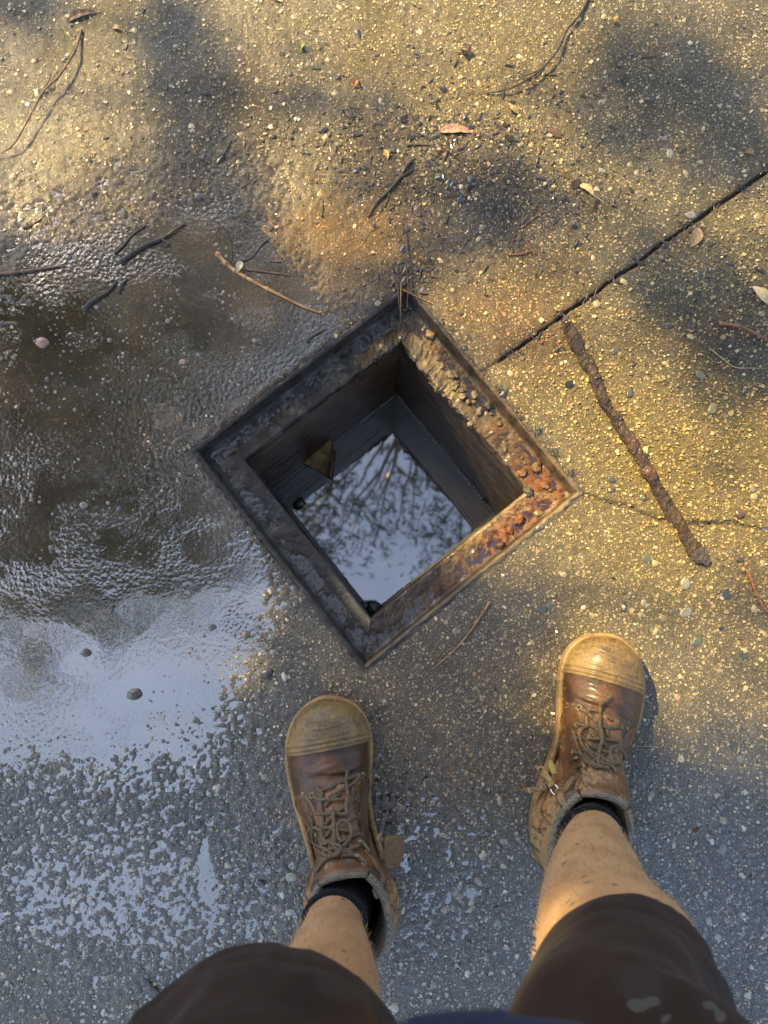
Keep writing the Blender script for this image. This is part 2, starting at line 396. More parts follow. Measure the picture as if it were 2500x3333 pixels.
def ground_tint(x, y):
    U, Vv = PIX(x, y, 0 * x)
    n1 = fbm(x, y, sc=7, octv=4, seed=51); n2 = fbm(x, y, sc=30, octv=3, seed=61)
    base = np.array([.128, .116, .092])[None] * np.ones((len(x), 1))
    base = base * (1 + .22 * n1 + .16 * n2)[:, None]
    def mixin(c, w):
        nonlocal base
        w = np.clip(w, 0, 1)[:, None]; base = base * (1 - w) + np.array(c)[None] * w
    wu, wv = x + .045 * n1, y + .045 * fbm(x, y, sc=7, octv=3, seed=71)
    B = lambda u, v, ru, rv, rot=0, p=2: blob(wu, wv, u, v, ru, rv, rot, p)
    # warm sunlight yellow painted into the right-hand and top slab
    mixin((.185, .138, .052), .9 * B(2250, 1500, 700, 900))
    mixin((.165, .125, .058), .75 * B(1500, 200, 900, 450))
    # brown silt washed round the pit and along the puddle
    mixin((.105, .072, .038), .85 * B(820, 1150, 560, 420, .5))
    mixin((.145, .095, .045), .75 * B(1150, 780, 500, 230, -.1))
    mixin((.15, .10, .048), .6 * B(500, 700, 600, 260, .3))
    mixin((.085, .062, .036), .9 * B(350, 1750, 620, 420))
    mixin((.115, .085, .05), .7 * B(350, 1350, 600, 260))
    mixin((.075, .055, .036), .7 * B(400, 1050, 500, 220))
    mixin((.15, .095, .042), .65 * B(1620, 1090, 220, 160))
    mixin((.14, .09, .045), .6 * B(1380, 2260, 260, 160, .6))
    mixin((.12, .085, .05), .55 * B(1470, 2400, 150, 300))
    # grime at upper middle, then darker and paler tone patches
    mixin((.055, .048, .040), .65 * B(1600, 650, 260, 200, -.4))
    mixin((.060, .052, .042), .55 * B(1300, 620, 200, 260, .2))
    mixin((.055, .045, .035), .6 * B(2400, 1130, 260, 200))  # tree-shade darkening painted into the tint near the right edge
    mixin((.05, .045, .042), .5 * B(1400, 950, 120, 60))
    mixin((.140, .142, .140), .8 * B(700, 2950, 1300, 600)); mixin((.085, .066, .040), .7 * B(750, 480, 620, 420)); mixin((.070, .052, .030), .85 * B(300, 560, 520, 420)); mixin((.095, .078, .05), .5 * B(200, 150, 500, 250)); mixin((.050, .040, .028), .6 * B(1620, 560, 330, 150, -.35) * (.6 + .8 * n2)); mixin((.16, .105, .042), .6 * B(1620, 980, 240, 120, .5)); mixin((.165, .092, .034), .75 * B(1120, 830, 260, 120, -.1)); mixin((.15, .088, .036), .6 * B(700, 1330, 330, 130, .1)); mixin((.15, .09, .04), .55 * B(1720, 1080, 150, 120)); mixin((.06, .045, .03), .5 * B(1250, 620, 160, 240, .2) * (.6 + .9 * n2)); mixin((.05, .04, .03), .5 * B(2380, 1120, 260, 160) * (.7 + .8 * n2)); mixin((.06, .05, .035), .45 * B(2180, 330, 320, 200) * (.8 + .8 * n2))  # first mix lifts the shaded bottom; last two paint in tree shade
    mixin((.130, .134, .135), .85 * B(2300, 2950, 900, 650))  # paler grey painted in to brighten the shaded lower right
    mixin((.075, .072, .066), .5 * B(600, 2560, 200, 160))
    mixin((.165, .128, .082), .85 * B(1450, 2300, 480, 330))  # warmer, paler tint painted in to counter the blue shade here
    # darker edge near the rim
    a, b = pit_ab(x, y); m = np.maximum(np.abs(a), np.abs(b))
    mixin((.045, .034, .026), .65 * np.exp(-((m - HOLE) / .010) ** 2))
    # dirt packed in the joint and cracks
    e = JA[:2] - JB[:2]; Lj = np.linalg.norm(e); e = e / Lj
    d = (x - JB[0]) * -e[1] + (y - JB[1]) * e[0]; t = (x - JB[0]) * e[0] + (y - JB[1]) * e[1]
    w = .0030 * fbm(x, y, sc=30, octv=4, seed=41)
    mixin((.035, .026, .018), .95 * np.exp(-((d + w) / .0030) ** 4) * sstep(-.05, .02, t))
    mixin((.12, .08, .04), .5 * np.exp(-((d + w) / .02) ** 2) * sstep(-.16, .02, t) * (.5 + .5 * n2))
    for p0, p1 in zip(CR[:-1], CR[1:]):
        dd, _ = seg_d(x + .002 * vnoise(x * 60, y * 60, seed=4), y + .003 * vnoise(x * 90, y * 90, seed=8), p0, p1)
        mixin((.03, .022, .016), .9 * np.exp(-(dd / .0022) ** 2))
    return base

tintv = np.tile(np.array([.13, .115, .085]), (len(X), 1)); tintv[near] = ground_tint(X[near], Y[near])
wetv = np.full(len(X), .35)
bh = np.full(len(X), .004); bh[near] = base_h(X[near], Y[near])
Un, Vn = PIX(X, Y, 0 * X)
wetv = .22 + .6 * sstep(.0042, .0012, bh) + .35 * vnoise(X * 14, Y * 14, seed=5)
wetv += .35 * blob(X, Y, 150, 480, 500, 600) + .6 * blob(X, Y, 400, 2650, 900, 500) + .45 * blob(X, Y, 1500, 2750, 500, 700) + .3 * blob(X, Y, 2400, 2900, 500, 600)
cleanv = np.clip(1.0 - .55 * blob(X, Y, 350, 1400, 700, 700, 0, 3) - .5 * blob(X, Y, 1050, 850, 400, 250), .15, 1)
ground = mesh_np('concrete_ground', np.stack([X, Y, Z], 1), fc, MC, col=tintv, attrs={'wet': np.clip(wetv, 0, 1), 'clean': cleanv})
tag(ground, kind='structure')

# ------------------------------------------------------------------ aggregate stones
bm_ = bmesh.new(); bmesh.ops.create_icosphere(bm_, subdivisions=1, radius=1)
ICO_V = np.array([v.co[:] for v in bm_.verts]); ICO_F = np.array([[v.index for v in f.verts] for f in bm_.faces]); bm_.free()
bm_ = bmesh.new(); bmesh.ops.create_icosphere(bm_, subdivisions=2, radius=1)
ICO2_V = np.array([v.co[:] for v in bm_.verts]); ICO2_F = np.array([[v.index for v in f.verts] for f in bm_.faces]); bm_.free()
STONE_C = np.array([[.30, .28, .24], [.38, .355, .29], [.235, .225, .19], [.50, .475, .41], [.15, .15, .15], [.07, .085, .08], [.10, .11, .11], [.30, .21, .15], [.27, .24, .17], [.46, .44, .40]])
STONE_P = np.array([.20, .16, .16, .09, .08, .06, .06, .04, .10, .05])
N = 66000
px_ = rng.uniform(-.66, .70, N); py_ = rng.uniform(-.60, 1.0, N)
uu, vv = PIX(px_, py_, 0 * px_)
ok = (uu > -60) & (uu < 2560) & (vv > -60) & (vv < 3400)
aa, bb = pit_ab(px_, py_); ok &= np.maximum(np.abs(aa), np.abs(bb)) > HOLE + .006
e_ = JA[:2] - JB[:2]; Lj_ = np.linalg.norm(e_); e_ = e_ / Lj_
dj = (px_ - JB[0]) * -e_[1] + (py_ - JB[1]) * e_[0]; tj = (px_ - JB[0]) * e_[0] + (py_ - JB[1]) * e_[1]
ok &= ~((np.abs(dj) < .008) & (tj > -.02))
silt = blob(px_, py_, 500, 1250, 750, 700, 0, 3) + .7 * blob(px_, py_, 1100, 800, 450, 250)
ok &= rng.random(N) > .70 * np.clip(silt, 0, 1)
px_, py_ = px_[ok], py_[ok]; N = len(px_)
rad = np.clip(rng.lognormal(math.log(.00135), .55, N), .0006, .0068)
low = blob(px_, py_, 1400, 3000, 1500, 420, 0, 3)      # coarser stones show towards the bottom of the view
rad *= 1 + .30 * low
hh = base_h(px_, py_)
def stone_cols(n, x, y):
    c = STONE_C[rng.choice(len(STONE_C), n, p=STONE_P)] * rng.uniform(.8, 1.15, (n, 1))
    t = ground_tint(x, y); t = t / t.mean(axis=1, keepdims=True)
    return c * (0.05 + .95 * t) * .92
scol = stone_cols(N, px_, py_)
def stone_shape(V, k):
    return V * (1 + .28 * rng.uniform(-1, 1, (k, len(V), 1))) if k else V
asp = rng.uniform(.62, 1.0, N); ang = rng.uniform(0, math.pi, N); zs = rng.uniform(.35, .6, N)
order = np.argsort(-rad); big = order[:260]; small = order[260:]
def place_stones(idx, V0, F0):
    k = len(idx); V = V0[None] * (1 + .25 * rng.uniform(-1, 1, (k, len(V0), 1)))
    r = rad[idx][:, None]; x = V[..., 0] * r; y = V[..., 1] * r * asp[idx][:, None]; z = V[..., 2] * r * zs[idx][:, None]
    ca, sa = np.cos(ang[idx])[:, None], np.sin(ang[idx])[:, None]
    return x * ca - y * sa, x * sa + y * ca, z
def chips(x, y, zt, r, asp_, ang_, hz, tilt=.17):
    """flat-topped angular stones: zt height of the top, hz how deep the skirt goes"""
    k = len(x); th = np.arange(6)[None] * math.pi / 3 + rng.uniform(-.35, .35, (k, 6)); rr_ = r[:, None] * rng.uniform(.72, 1.15, (k, 6))
    lx, ly = rr_ * np.cos(th), rr_ * np.sin(th) * asp_[:, None]
    ca, sa = np.cos(ang_)[:, None], np.sin(ang_)[:, None]; ox, oy = lx * ca - ly * sa, lx * sa + ly * ca
    tx, ty = rng.normal(0, tilt, (k, 1)), rng.normal(0, tilt, (k, 1)); f = rng.uniform(.55, .8, (k, 1))
    top = np.stack([x[:, None] + ox * f, y[:, None] + oy * f, zt[:, None] + tx * ox + ty * oy], -1)
    bot = np.stack([x[:, None] + ox, y[:, None] + oy, zt[:, None] - hz[:, None] + 0 * ox], -1)
    V = np.concatenate([bot, top], 1).reshape(-1, 3); b = (np.arange(k) * 12)[:, None]; j = np.arange(6)[None]; j2 = (j + 1) % 6
    side = np.stack([b + j, b + j2, b + 6 + j2, b + 6 + j], -1).reshape(-1, 4)
    tp = np.concatenate([b + np.array([[6, 7, 8, 9]]), b + np.array([[6, 9, 10, 11]])])
    return V, np.concatenate([side, tp])
Vv_, Ff_ = chips(px_[small], py_[small], hh[small] + .0004 + rad[small] * .24, rad[small], asp[small], ang[small], rad[small] * .9 + .0008)
o = mesh_np('aggregate', Vv_, Ff_, MSTONE, col=np.repeat(scol[small], 12, 0), parent=ground, smooth=False); tag(o, kind='stuff')
sx, sy, sz = place_stones(big, ICO2_V, ICO2_F)
for q, i in enumerate(big):
    V = np.stack([sx[q], sy[q], sz[q]], 1)
    o = mesh_np('stone', V, ICO2_F, MSTONE, col=np.repeat(scol[i][None], len(V), 0), parent=ground)
    o.location = (px_[i], py_[i], hh[i] - rad[i] * zs[i] * .62 + .0002)
# round grit standing up through the puddle
N2 = 26000
qx = rng.uniform(-.62, .6, N2); qy = rng.uniform(-.56, .72, N2); b0 = base_h(qx, qy)
u2, v2 = PIX(qx, qy, 0 * qx); aa, bb = pit_ab(qx, qy)
calm = blob(qx, qy, 560, 1950, 330, 130, .2, 4) + .92 * blob(qx, qy, 180, 2160, 420, 190, -.1, 4) + .45 * blob(qx, qy, 400, 1500, 900, 700)
k_ = (b0 < .0012) & ((qx < -.08) | (b0 > -.002)) & (np.maximum(np.abs(aa), np.abs(bb)) > HOLE + .01) & (u2 > -40) & (rng.random(N2) > .965 * np.clip(calm * 1.3, 0, 1)) & (vnoise(qx * 22, qy * 30, seed=77) > -.35 + .6 * rng.random(N2))
qx, qy, b0 = qx[k_], qy[k_], b0[k_]; k = len(qx)
rr = np.clip(rng.lognormal(math.log(.0015), .42, k), .0008, .0048)
V = ICO_V[None] * (1 + .2 * rng.uniform(-1, 1, (k, 12, 1))) * rr[:, None, None]; V[..., 2] *= .6
V[..., 0] += qx[:, None]; V[..., 1] += qy[:, None]; V[..., 2] += (rng.uniform(-.0008, .0009, k))[:, None]
cc = np.array([[.11, .085, .055], [.16, .13, .09], [.07, .06, .045], [.25, .21, .16]])[rng.integers(0, 4, k)]
o = mesh_np('grit', V.reshape(-1, 3), (ICO_F[None] + (np.arange(k) * 12)[:, None, None]).reshape(-1, 3), MSTONE, col=np.repeat(cc, 12, 0), parent=ground); tag(o, kind='stuff')

# ------------------------------------------------------------------ puddle water
wx = np.arange(-1.1, .75, .005); wy = np.arange(-.9, 1.15, .005)
WXg, WYg = np.meshgrid(wx, wy); bhw = base_h(WXg.ravel(), WYg.ravel()).reshape(WXg.shape)
aw, bw = pit_ab(WXg, WYg); mw = np.maximum(np.abs(aw), np.abs(bw))
fq = gridf(len(wy), len(wx)); lowv = (bhw < .0030).ravel(); inpit = (mw < HOLE + .004).ravel()
keep = lowv[fq].any(axis=1) & ~inpit[fq].any(axis=1)
lx_, ly_ = WXg.ravel(), WYg.ravel(); lm = sstep(-.05, .35, fbm(lx_ * 1.0, ly_ * 1.6, sc=16, octv=3, seed=88) + .10)
cal_ = blob(lx_, ly_, 160, 2130, 620, 190, -.15, 4) + .9 * blob(lx_, ly_, 620, 1940, 260, 110, .2, 4); lm = np.clip(lm * (1 - np.clip(cal_, 0, 1)) + .25 * (1 - np.clip(cal_, 0, 1)), .03, 1)
o = mesh_np('puddle_water', np.stack([lx_, ly_, 0 * lx_], 1), fq[keep], MPUD, attrs={'lumps': lm}); tag(o, kind='structure')

# ------------------------------------------------------------------ drain pit
def rustmat():
    m, n, l, p = nodes_mat('wet rusted steel and mud'); co = objco(n)
    at = n.new('ShaderNodeAttribute'); at.attribute_name = 'tint'
    t = tex(n, l, 'Noise', 55, co, Detail=8, Roughness=.7); t2 = tex(n, l, 'Noise', 260, co, Detail=5, Roughness=.7)
    c = mixc(n, l, 1.0, at.outputs['Color'], ramp(n, l, t.outputs[0], [(.35, .35), (.65, 1.6)]), 'MULTIPLY')
    c = mixc(n, l, ramp(n, l, t2.outputs[0], [(.6, 0.0), (.72, .5)]), c, (.22, .17, .10))
    l.new(c, p.inputs['Base Color'])
    h = mth(n, l, 'ADD', t.outputs[0], mth(n, l, 'MULTIPLY', t2.outputs[0], .35))
    l.new(bump(n, l, h, .9, .003), p.inputs['Normal']); l.new(bump(n, l, t2.outputs[0], .5, .001), p.inputs['Coat Normal'])
    l.new(ramp(n, l, t.outputs[0], [(.4, .35), (.6, .75)]), p.inputs['Roughness'])
    l.new(ramp(n, l, tex(n, l, 'Noise', 38, co, Detail=4).outputs[0], [(.50, .0), (.62, .9)]), p.inputs['Coat Weight'])
    setp(p, coat=.45, coatr=.10, coati=1.45); return m
MRUST = rustmat()
pit = empty('drain_pit', (PC[0], PC[1], 0), PANG)
tag(pit, 'square open drain pit with rusted steel frame, half full of dark water', 'drain pit')

def side_cols(sx_, t, d, z, n1, n2):
    """sx_ = side index, t in -1..1 along the side"""
    c = np.tile(np.array([.040, .032, .026]), (len(t), 1))
    return c
# profile (half-size, z)
prof = catmull([(.2062, -.004), (.2060, .0015), (.2045, .0030), (.2015, .0028), (.1990, .0008), (.1975, -.008), (.1965, -.018), (.1945, -.0250), (.188, -.0272), (.178, -.0270), (.168, -.0262), (.160, -.0255), (.1555, -.0252), (.1530, -.0272), (.1522, -.033), (.1522, -.045)], 60)
segs = 210
# sides: 0 = +a (upper right), 1 = +b (upper left), 2 = -a (lower left), 3 = -b (lower right)
dirs = [((1, 0), (0, 1)), ((0, 1), (-1, 0)), ((-1, 0), (0, -1)), ((0, -1), (1, 0))]
Vp = []; Cp = []
for k, (nn, tt) in enumerate(dirs):
    tv = np.linspace(-1, 1, segs, endpoint=False)
    D = prof[:, 0][None, :]; T = tv[:, None]
    d = np.broadcast_to(D, (segs, 60)).copy(); z = np.broadcast_to(prof[:, 1][None], (segs, 60)).copy()
    Pa = nn[0] * d + tt[0] * T * d; Pb = nn[1] * d + tt[1] * T * d
    n1 = fbm(Pa, Pb, z, sc=18, octv=5, seed=100, gain=.6); n2 = fbm(Pa + .01 * n1, Pb - .01 * n1, z, sc=85, octv=4, seed=110, gain=.65)
    ledge = sstep(.198, .190, D) * sstep(.1515, .158, D) * np.ones_like(T)
    inner = sstep(.172, .156, D) * np.ones_like(T)
    crust = {0: .8 + .9 * sstep(.7, -.2, T) * 0 + .5 * sstep(-.2, .5, T), 1: .55 + .7 * sstep(.3, -.7, T), 2: .4 + 0 * T, 3: .8 + .5 * sstep(-.2, .6, T)}[k]
    n3 = fbm(Pa, Pb, z, sc=260, octv=2, seed=120); z = z + ledge * crust * (.0062 * n1 + .0038 * n2 + .0014 * n3) + .0022 * n2 * sstep(.1955, .1985, D) + .0006 * n3
    jag = {0: .0095 * sstep(-.5, .3, T) + .002, 1: .007 * sstep(.2, -.6, T) + .0015, 2: .0012 + 0 * T, 3: .0015 + 0 * T}[k]
    d = d - inner * jag * (.5 + 1.3 * n1 + .7 * n2) + (1 - inner) * (.0034 * n2 + .0034 * n1) * sstep(.199, .203, D)
    Pa = nn[0] * d + tt[0] * T * d; Pb = nn[1] * d + tt[1] * T * d
    Vp.append(np.stack([Pa, Pb, z], -1))
    dark = np.array([.016, .011, .008]); brown = np.array([.060, .036, .020]); orange = np.array([.135, .046, .014]); sand = np.array([.19, .135, .068]); grey = np.array([.024, .019, .015])
    w = np.zeros((segs, 60, 3)) + dark
    def mx(c, f):
        f = np.clip(f, 0, 1)[..., None] * np.ones((segs, 60, 1)); return w * (1 - f) + np.array(c) * f
    if k == 0:
        w = mx(brown, sstep(.6, -.2, T) * .9 + 0 * D); w = mx(sand, sstep(-.25, .35, T + .25 * n1) * sstep(1.0, .62, T + .3 * n2) * sstep(.188, .170, D + .01 * n2))
        w = mx(orange, sstep(-.45, -.85, T + .3 * n1) * ledge); w = mx(orange * .7, .5 * sstep(.1, .5, n1) * ledge); w = mx(dark * 2, sstep(.05, -.4, n1) * ledge * .8)
        w = mx(sand * .7, sstep(-.3, -.8, T) * (1 - ledge) * .5)
    if k == 1:
        w = mx(grey * 1.3, ledge * sstep(-.05, .35, n1) * .8); w = mx(brown * .5, sstep(.0, -.5, T) * .5 + 0 * D)
    if k == 2:
        w = mx(grey * .75, ledge * (.55 + .4 * n1)); w = mx(grey * 1.8, sstep(.2015, .2045, D) * .7 * sstep(-.9, -.2, T))
        w = mx((.16, .13, .085), ledge * sstep(.25, .7, T) * inner)
    if k == 3:
        w = mx(brown, ledge * .9); w = mx(orange, ledge * sstep(-.15, .75, T + .35 * n1)); w = mx(orange * .5, ledge * sstep(.1, .5, n1) * .6); w = mx(dark * 1.6, ledge * sstep(.1, -.6, T) * .7)
        w = mx(sand, sstep(.55, .9, T + .3 * n2) * .6 * sstep(.1, .5, n2 + .3)); w = mx(sand, inner * .75 * sstep(-.3, .5, T)); w = mx(sand, .6 * sstep(.1965, .199, D) * sstep(.2025, .2, D))
        w = mx((.05, .055, .07), sstep(.2025, .2045, D) * .8)
    Cp.append(w)
V = np.concatenate(Vp).reshape(-1, 3); C = np.concatenate(Cp).reshape(-1, 3)
tag(mesh_np('steel_frame', V, gridf(4 * segs, 60, wrap_n=True), MRUST, col=C, parent=pit))
# walls of the shaft, one slab each
def wallmat():
    m, n, l, p = nodes_mat('dark wet pit wall'); co = objco(n)
    mp = n.new('ShaderNodeMapping'); mp.inputs['Scale'].default_value = (16, 16, 14); l.new(co, mp.inputs[0])
    t = tex(n, l, 'Noise', 1.6, mp.outputs[0], Detail=6, Roughness=.65); t2 = tex(n, l, 'Noise', 30, co, Detail=6)
    c = ramp(n, l, t.outputs[0], [(.30, (.028, .018, .011)), (.5, (.062, .042, .026)), (.70, (.11, .082, .055))])
    c = mixc(n, l, ramp(n, l, t2.outputs[0], [(.55, 0.0), (.75, .6)]), c, (.12, .085, .045))
    l.new(c, p.inputs['Base Color']); l.new(bump(n, l, mth(n, l, 'ADD', t.outputs[0], t2.outputs[0]), .6, .003), p.inputs['Normal'])
    setp(p, rough=.6, spec=.25, coat=.08, coatr=.25); return m
MWALL = wallmat()
for k, (nn, tt) in enumerate(dirs):
    tv = np.linspace(-1, 1, 60); zv = np.linspace(-.040, -.50, 70)
    T, Zg = np.meshgrid(tv, zv, indexing='ij')
    d = .1515 + .004 * sstep(-.06, -.2, Zg) + .0004 * np.sin(Zg * 170 + .6 * T) + .0016 * fbm(T * .15 + 5 * k, Zg * 3, sc=14, octv=3, seed=k)
    L = .160
    A = nn[0] * d + tt[0] * T * L; B = nn[1] * d + tt[1] * T * L
    V0 = np.stack([A, B, Zg], -1).reshape(-1, 3); V1 = V0.copy(); dd_ = .202 if k % 2 == 0 else .2025
    d1 = dd_ + 0 * d; V1 = np.stack([nn[0] * d1 + tt[0] * T * L, nn[1] * d1 + tt[1] * T * L, Zg], -1).reshape(-1, 3)
    q = gridf(60, 70); V = np.concatenate([V0, V1]); fs = [q[:, ::-1], q + 4200]
    mesh_np('shaft_wall', V, np.concatenate(fs), MWALL, parent=pit)
mesh_np('shaft_floor', np.array([(-.2, -.2, -.5), (.2, -.2, -.5), (.2, .2, -.5), (-.2, .2, -.5)]), np.array([[0, 1, 2, 3]]), MWALL, parent=pit)
lw_ = []
for k, (nn, tt) in enumerate(dirs):
    for (d0, d1) in ((.1965, .172),):
        lw_ += [[nn[0] * d - tt[0] * d, nn[1] * d - tt[1] * d, -.0272] for d in (d0, d1)]
V = np.array(lw_); fq = np.array([[2 * i, 2 * i + 1, (2 * i + 3) % 8, (2 * i + 2) % 8] for i in range(4)])
mesh_np('ledge_water', V, fq, MFILM, parent=pit)
ZW = -.350
g = np.linspace(-.1575, .1575, 60); A, B = np.meshgrid(g, g); xw, yw = pit_xy(A, B)
o = mesh_np('pit_water', np.stack([xw.ravel(), yw.ravel(), ZW + 0 * xw.ravel()], 1), gridf(60, 60), MPIT); tag(o, kind='structure')
# foam / scum line where the water meets the walls
MSCUM = simple('pale scum', (.35, .36, .38), (.12, .12, .12), 200, rough=.2, coat=1.0)
scl = []
for (a0, b0, a1, b1) in [(.1525, .150, .1525, .02), (.1525, .0, .1525, -.145), (.06, .1525, .147, .1525), (-.06, .1525, .0, .1525), (-.149, .13, -.149, -.149), (-.149, -.149, -.05, -.149)]:
    t = np.linspace(0, 1, 50); a = a0 + (a1 - a0) * t; b = b0 + (b1 - b0) * t
    a = a + .0015 * fbm(t, t * 0 + a0 * 50, sc=14, octv=3, seed=9); b = b + .0015 * fbm(t, t * 0 + b0 * 50, sc=14, octv=3, seed=12)
    scl.append(tube_np(np.stack([a, b, 0 * a + ZW], 1), .0011 * (1 + .6 * vnoise(t * 25, t * 0 + b0 * 30)), 6, .5))
for V, fq_, ft_ in scl: mesh_np('waterline_scum', V, [fq_, ft_], MSCUM, parent=pit)

# ------------------------------------------------------------------ lumps of crust on the ledge
def lump(name, u, v, z, r, c, parent=None, mat=None, flat=.6, seed=1, asp=1.0, rot=0, label=None, cat=None, group=None, sub=3, rough=0.0):
    bm = bmesh.new(); bmesh.ops.create_icosphere(bm, subdivisions=sub, radius=1)
    V = np.array([q.co[:] for q in bm.verts]); Fi = np.array([[q.index for q in f.verts] for f in bm.faces]); bm.free()
    V = V * (1 + .42 * fbm(V[:, 0] + seed * 3.1, V[:, 1], V[:, 2], sc=1.3, octv=4, seed=seed) + rough * fbm(V[:, 0], V[:, 1] + seed, V[:, 2], sc=3.2, octv=2, seed=seed))[:, None]
    V[:, 1] *= asp; V[:, 2] *= flat; V *= r
    ca, sa = math.cos(rot), math.sin(rot); V[:, 0], V[:, 1] = V[:, 0] * ca - V[:, 1] * sa, V[:, 0] * sa + V[:, 1] * ca
    col = np.array(c) * (1 + .35 * fbm(V[:, 0], V[:, 1], V[:, 2], sc=2 / r, octv=3, seed=seed))[:, None]
    p = P(u, v, z)
    o = mesh_np(name, V, Fi, mat or MSTONE, col=np.clip(col, .005, 1), parent=None)
    o.location = (p[0], p[1], z)
    if parent is not None:
        o.parent = parent
        o.matrix_parent_inverse = (Matrix.Translation(parent.location) @ parent.rotation_euler.to_matrix().to_4x4()).inverted()
    if label: tag(o, label, cat, group)
    return o
for i, (u, v, r, c, f) in enumerate([(1700, 1540, .0105, (.22, .10, .06), .5), (1748, 1520, .012, (.17, .08, .035), .6), (1775, 1580, .010, (.24, .09, .03), .5),
        (1690, 1690, .012, (.22, .075, .025), .6), (1660, 1725, .009, (.24, .08, .03), .6), (1630, 1775, .009, (.12, .05, .025), .6), (1850, 1610, .010, (.26, .20, .11), .45),
        (1590, 1320, .010, (.035, .03, .03), .6), (1480, 1255, .011, (.30, .22, .13), .6), (1465, 1220, .009, (.32, .24, .14), .6), (1505, 1290, .008, (.3, .22, .13), .6),
        (1545, 1285, .009, (.26, .2, .12), .6), (1400, 1090, .010, (.34, .22, .09), .5), (1560, 1340, .009, (.2, .16, .11), .6), (1720, 1600, .012, (.09, .075, .06), .6),
        (1490, 1960, .009, (.13, .06, .03), .5), (1400, 1990, .008, (.12, .055, .03), .5), (1530, 1380, .007, (.3, .23, .14), .6), (1440, 1190, .007, (.32, .24, .14), .6)] + [(1440 + 30 * q_ * .8 + rng.normal(0, 16), 1190 + 34 * q_ * .8 + rng.normal(0, 14), rng.uniform(.003, .0065), (.20, .14, .08), .6) for q_ in range(22)] + [(1470 + 26 * q_ + rng.normal(0, 14), 1975 - 22 * q_ + rng.normal(0, 10), rng.uniform(.003, .007), (.08, .035, .016), .5) for q_ in range(12)]):
    r *= .72; c = tuple(.68 * q_ for q_ in c); lump('rust_lump' if r > .0062 else 'mud_lump', u, v, -.024, r, c, parent=pit, mat=MRUST, flat=f * .8, seed=i + 3, asp=.75, rot=i * 1.3, rough=.5)

# ------------------------------------------------------------------ rusty bar
mb = [(1838, 1060, 16), (1850, 1080, 22), (1875, 1128, 25), (1893, 1165, 27), (1916, 1200, 27), (1935, 1245, 22), (1952, 1287, 21), (1968, 1325, 14), (1978, 1343, 11), (1992, 1358, 16), (2012, 1385, 25), (2054, 1450, 26), (2085, 1500, 24), (2100, 1532, 27), (2120, 1565, 21), (2141, 1604, 22), (2182, 1676, 24), (2205, 1708, 19), (2212, 1722, 17), (2228, 1752, 32), (2250, 1785, 36), (2268, 1805, 30), (2286, 1822, 24), (2297, 1834, 14)]
cp = catmull(np.array([[*P(u, v)[:2], w / 2550.] for u, v, w in mb]), 180)
tt_ = np.gradient(cp[:, :2], axis=0); tt_ /= np.linalg.norm(tt_, axis=1)[:, None]; nn_ = np.stack([-tt_[:, 1], tt_[:, 0]], 1)
ag = np.linspace(0, 2 * math.pi, 28, endpoint=False)
gz = np.array([gh(x, y) for x, y in cp[:, :2]]); gz = np.convolve(np.pad(gz, 10, 'edge'), np.ones(21) / 21, 'valid')
ca_, sa_ = np.sign(np.cos(ag)) * np.abs(np.cos(ag)) ** .7, np.sign(np.sin(ag)) * np.abs(np.sin(ag)) ** .7
off = cp[:, 2][:, None] * ca_[None]
off = off * (1 + .22 * vnoise(np.linspace(0, 26, 180), np.zeros(180), seed=61))[:, None]
XX = cp[:, 0][:, None] + nn_[:, 0][:, None] * off; YY = cp[:, 1][:, None] + nn_[:, 1][:, None] * off
ZZ = gz[:, None] + .0045 + .0048 * sa_[None] + 0 * off
nz = fbm(XX, YY, ZZ * 2, sc=42, octv=5, seed=7, gain=.6); nz2 = fbm(XX, YY, ZZ * 3, sc=210, octv=3, seed=17, gain=.7)
XX += nn_[:, 0][:, None] * .005 * nz * ca_; YY += nn_[:, 1][:, None] * .004 * nz * ca_; XX += nn_[:, 0][:, None] * .0025 * nz2 * ca_; YY += nn_[:, 1][:, None] * .0025 * nz2 * ca_
ZZ += np.maximum(sa_, 0)[None] * (.0060 * nz + .0032 * nz2)
V = np.stack([XX, YY, ZZ], -1).reshape(-1, 3)
tb = np.linspace(0, 1, 180)[:, None, None] + np.zeros((180, 28, 1)); c = (np.array([.026, .015, .010]) * (1 - tb) + np.array([.034, .017, .009]) * tb)
cw = np.clip(sstep(.1, .5, nz) * sstep(.25, .45, tb[..., 0]) * sstep(.86, .7, tb[..., 0]), 0, 1)[..., None]; c = c * (1 - .5 * cw) + np.array([.085, .030, .010]) * .5 * cw
ce = sstep(.87, .9, tb); c = c * (1 - ce) + np.array([.05, .036, .032]) * ce
V = np.concatenate([V, [[cp[0, 0], cp[0, 1], gz[0] + .004], [cp[-1, 0], cp[-1, 1], gz[-1] + .003]]]); j = np.arange(28)
Ft = np.concatenate([np.stack([j, (j + 1) % 28, 0 * j + 5040], 1), np.stack([179 * 28 + (j + 1) % 28, 179 * 28 + j, 0 * j + 5041], 1)])
cb = np.concatenate([c.reshape(-1, 3), c[0, :1], c[-1, :1]])
MBAR = MRUST.copy(); MBAR.name = 'flaking matt rust'; pb = MBAR.node_tree.nodes['Principled BSDF']
for l_ in list(pb.inputs['Coat Weight'].links): MBAR.node_tree.links.remove(l_)
for l_ in list(pb.inputs['Roughness'].links): MBAR.node_tree.links.remove(l_)
pb.inputs['Coat Weight'].default_value = .12; pb.inputs['Roughness'].default_value = .7
bar = mesh_np('rusty_bar', V, [gridf(180, 28, wrap_m=True), Ft], MBAR, col=cb, smooth=False)
tag(bar, 'long flaking rusty steel bar lying right of the pit', 'steel bar')
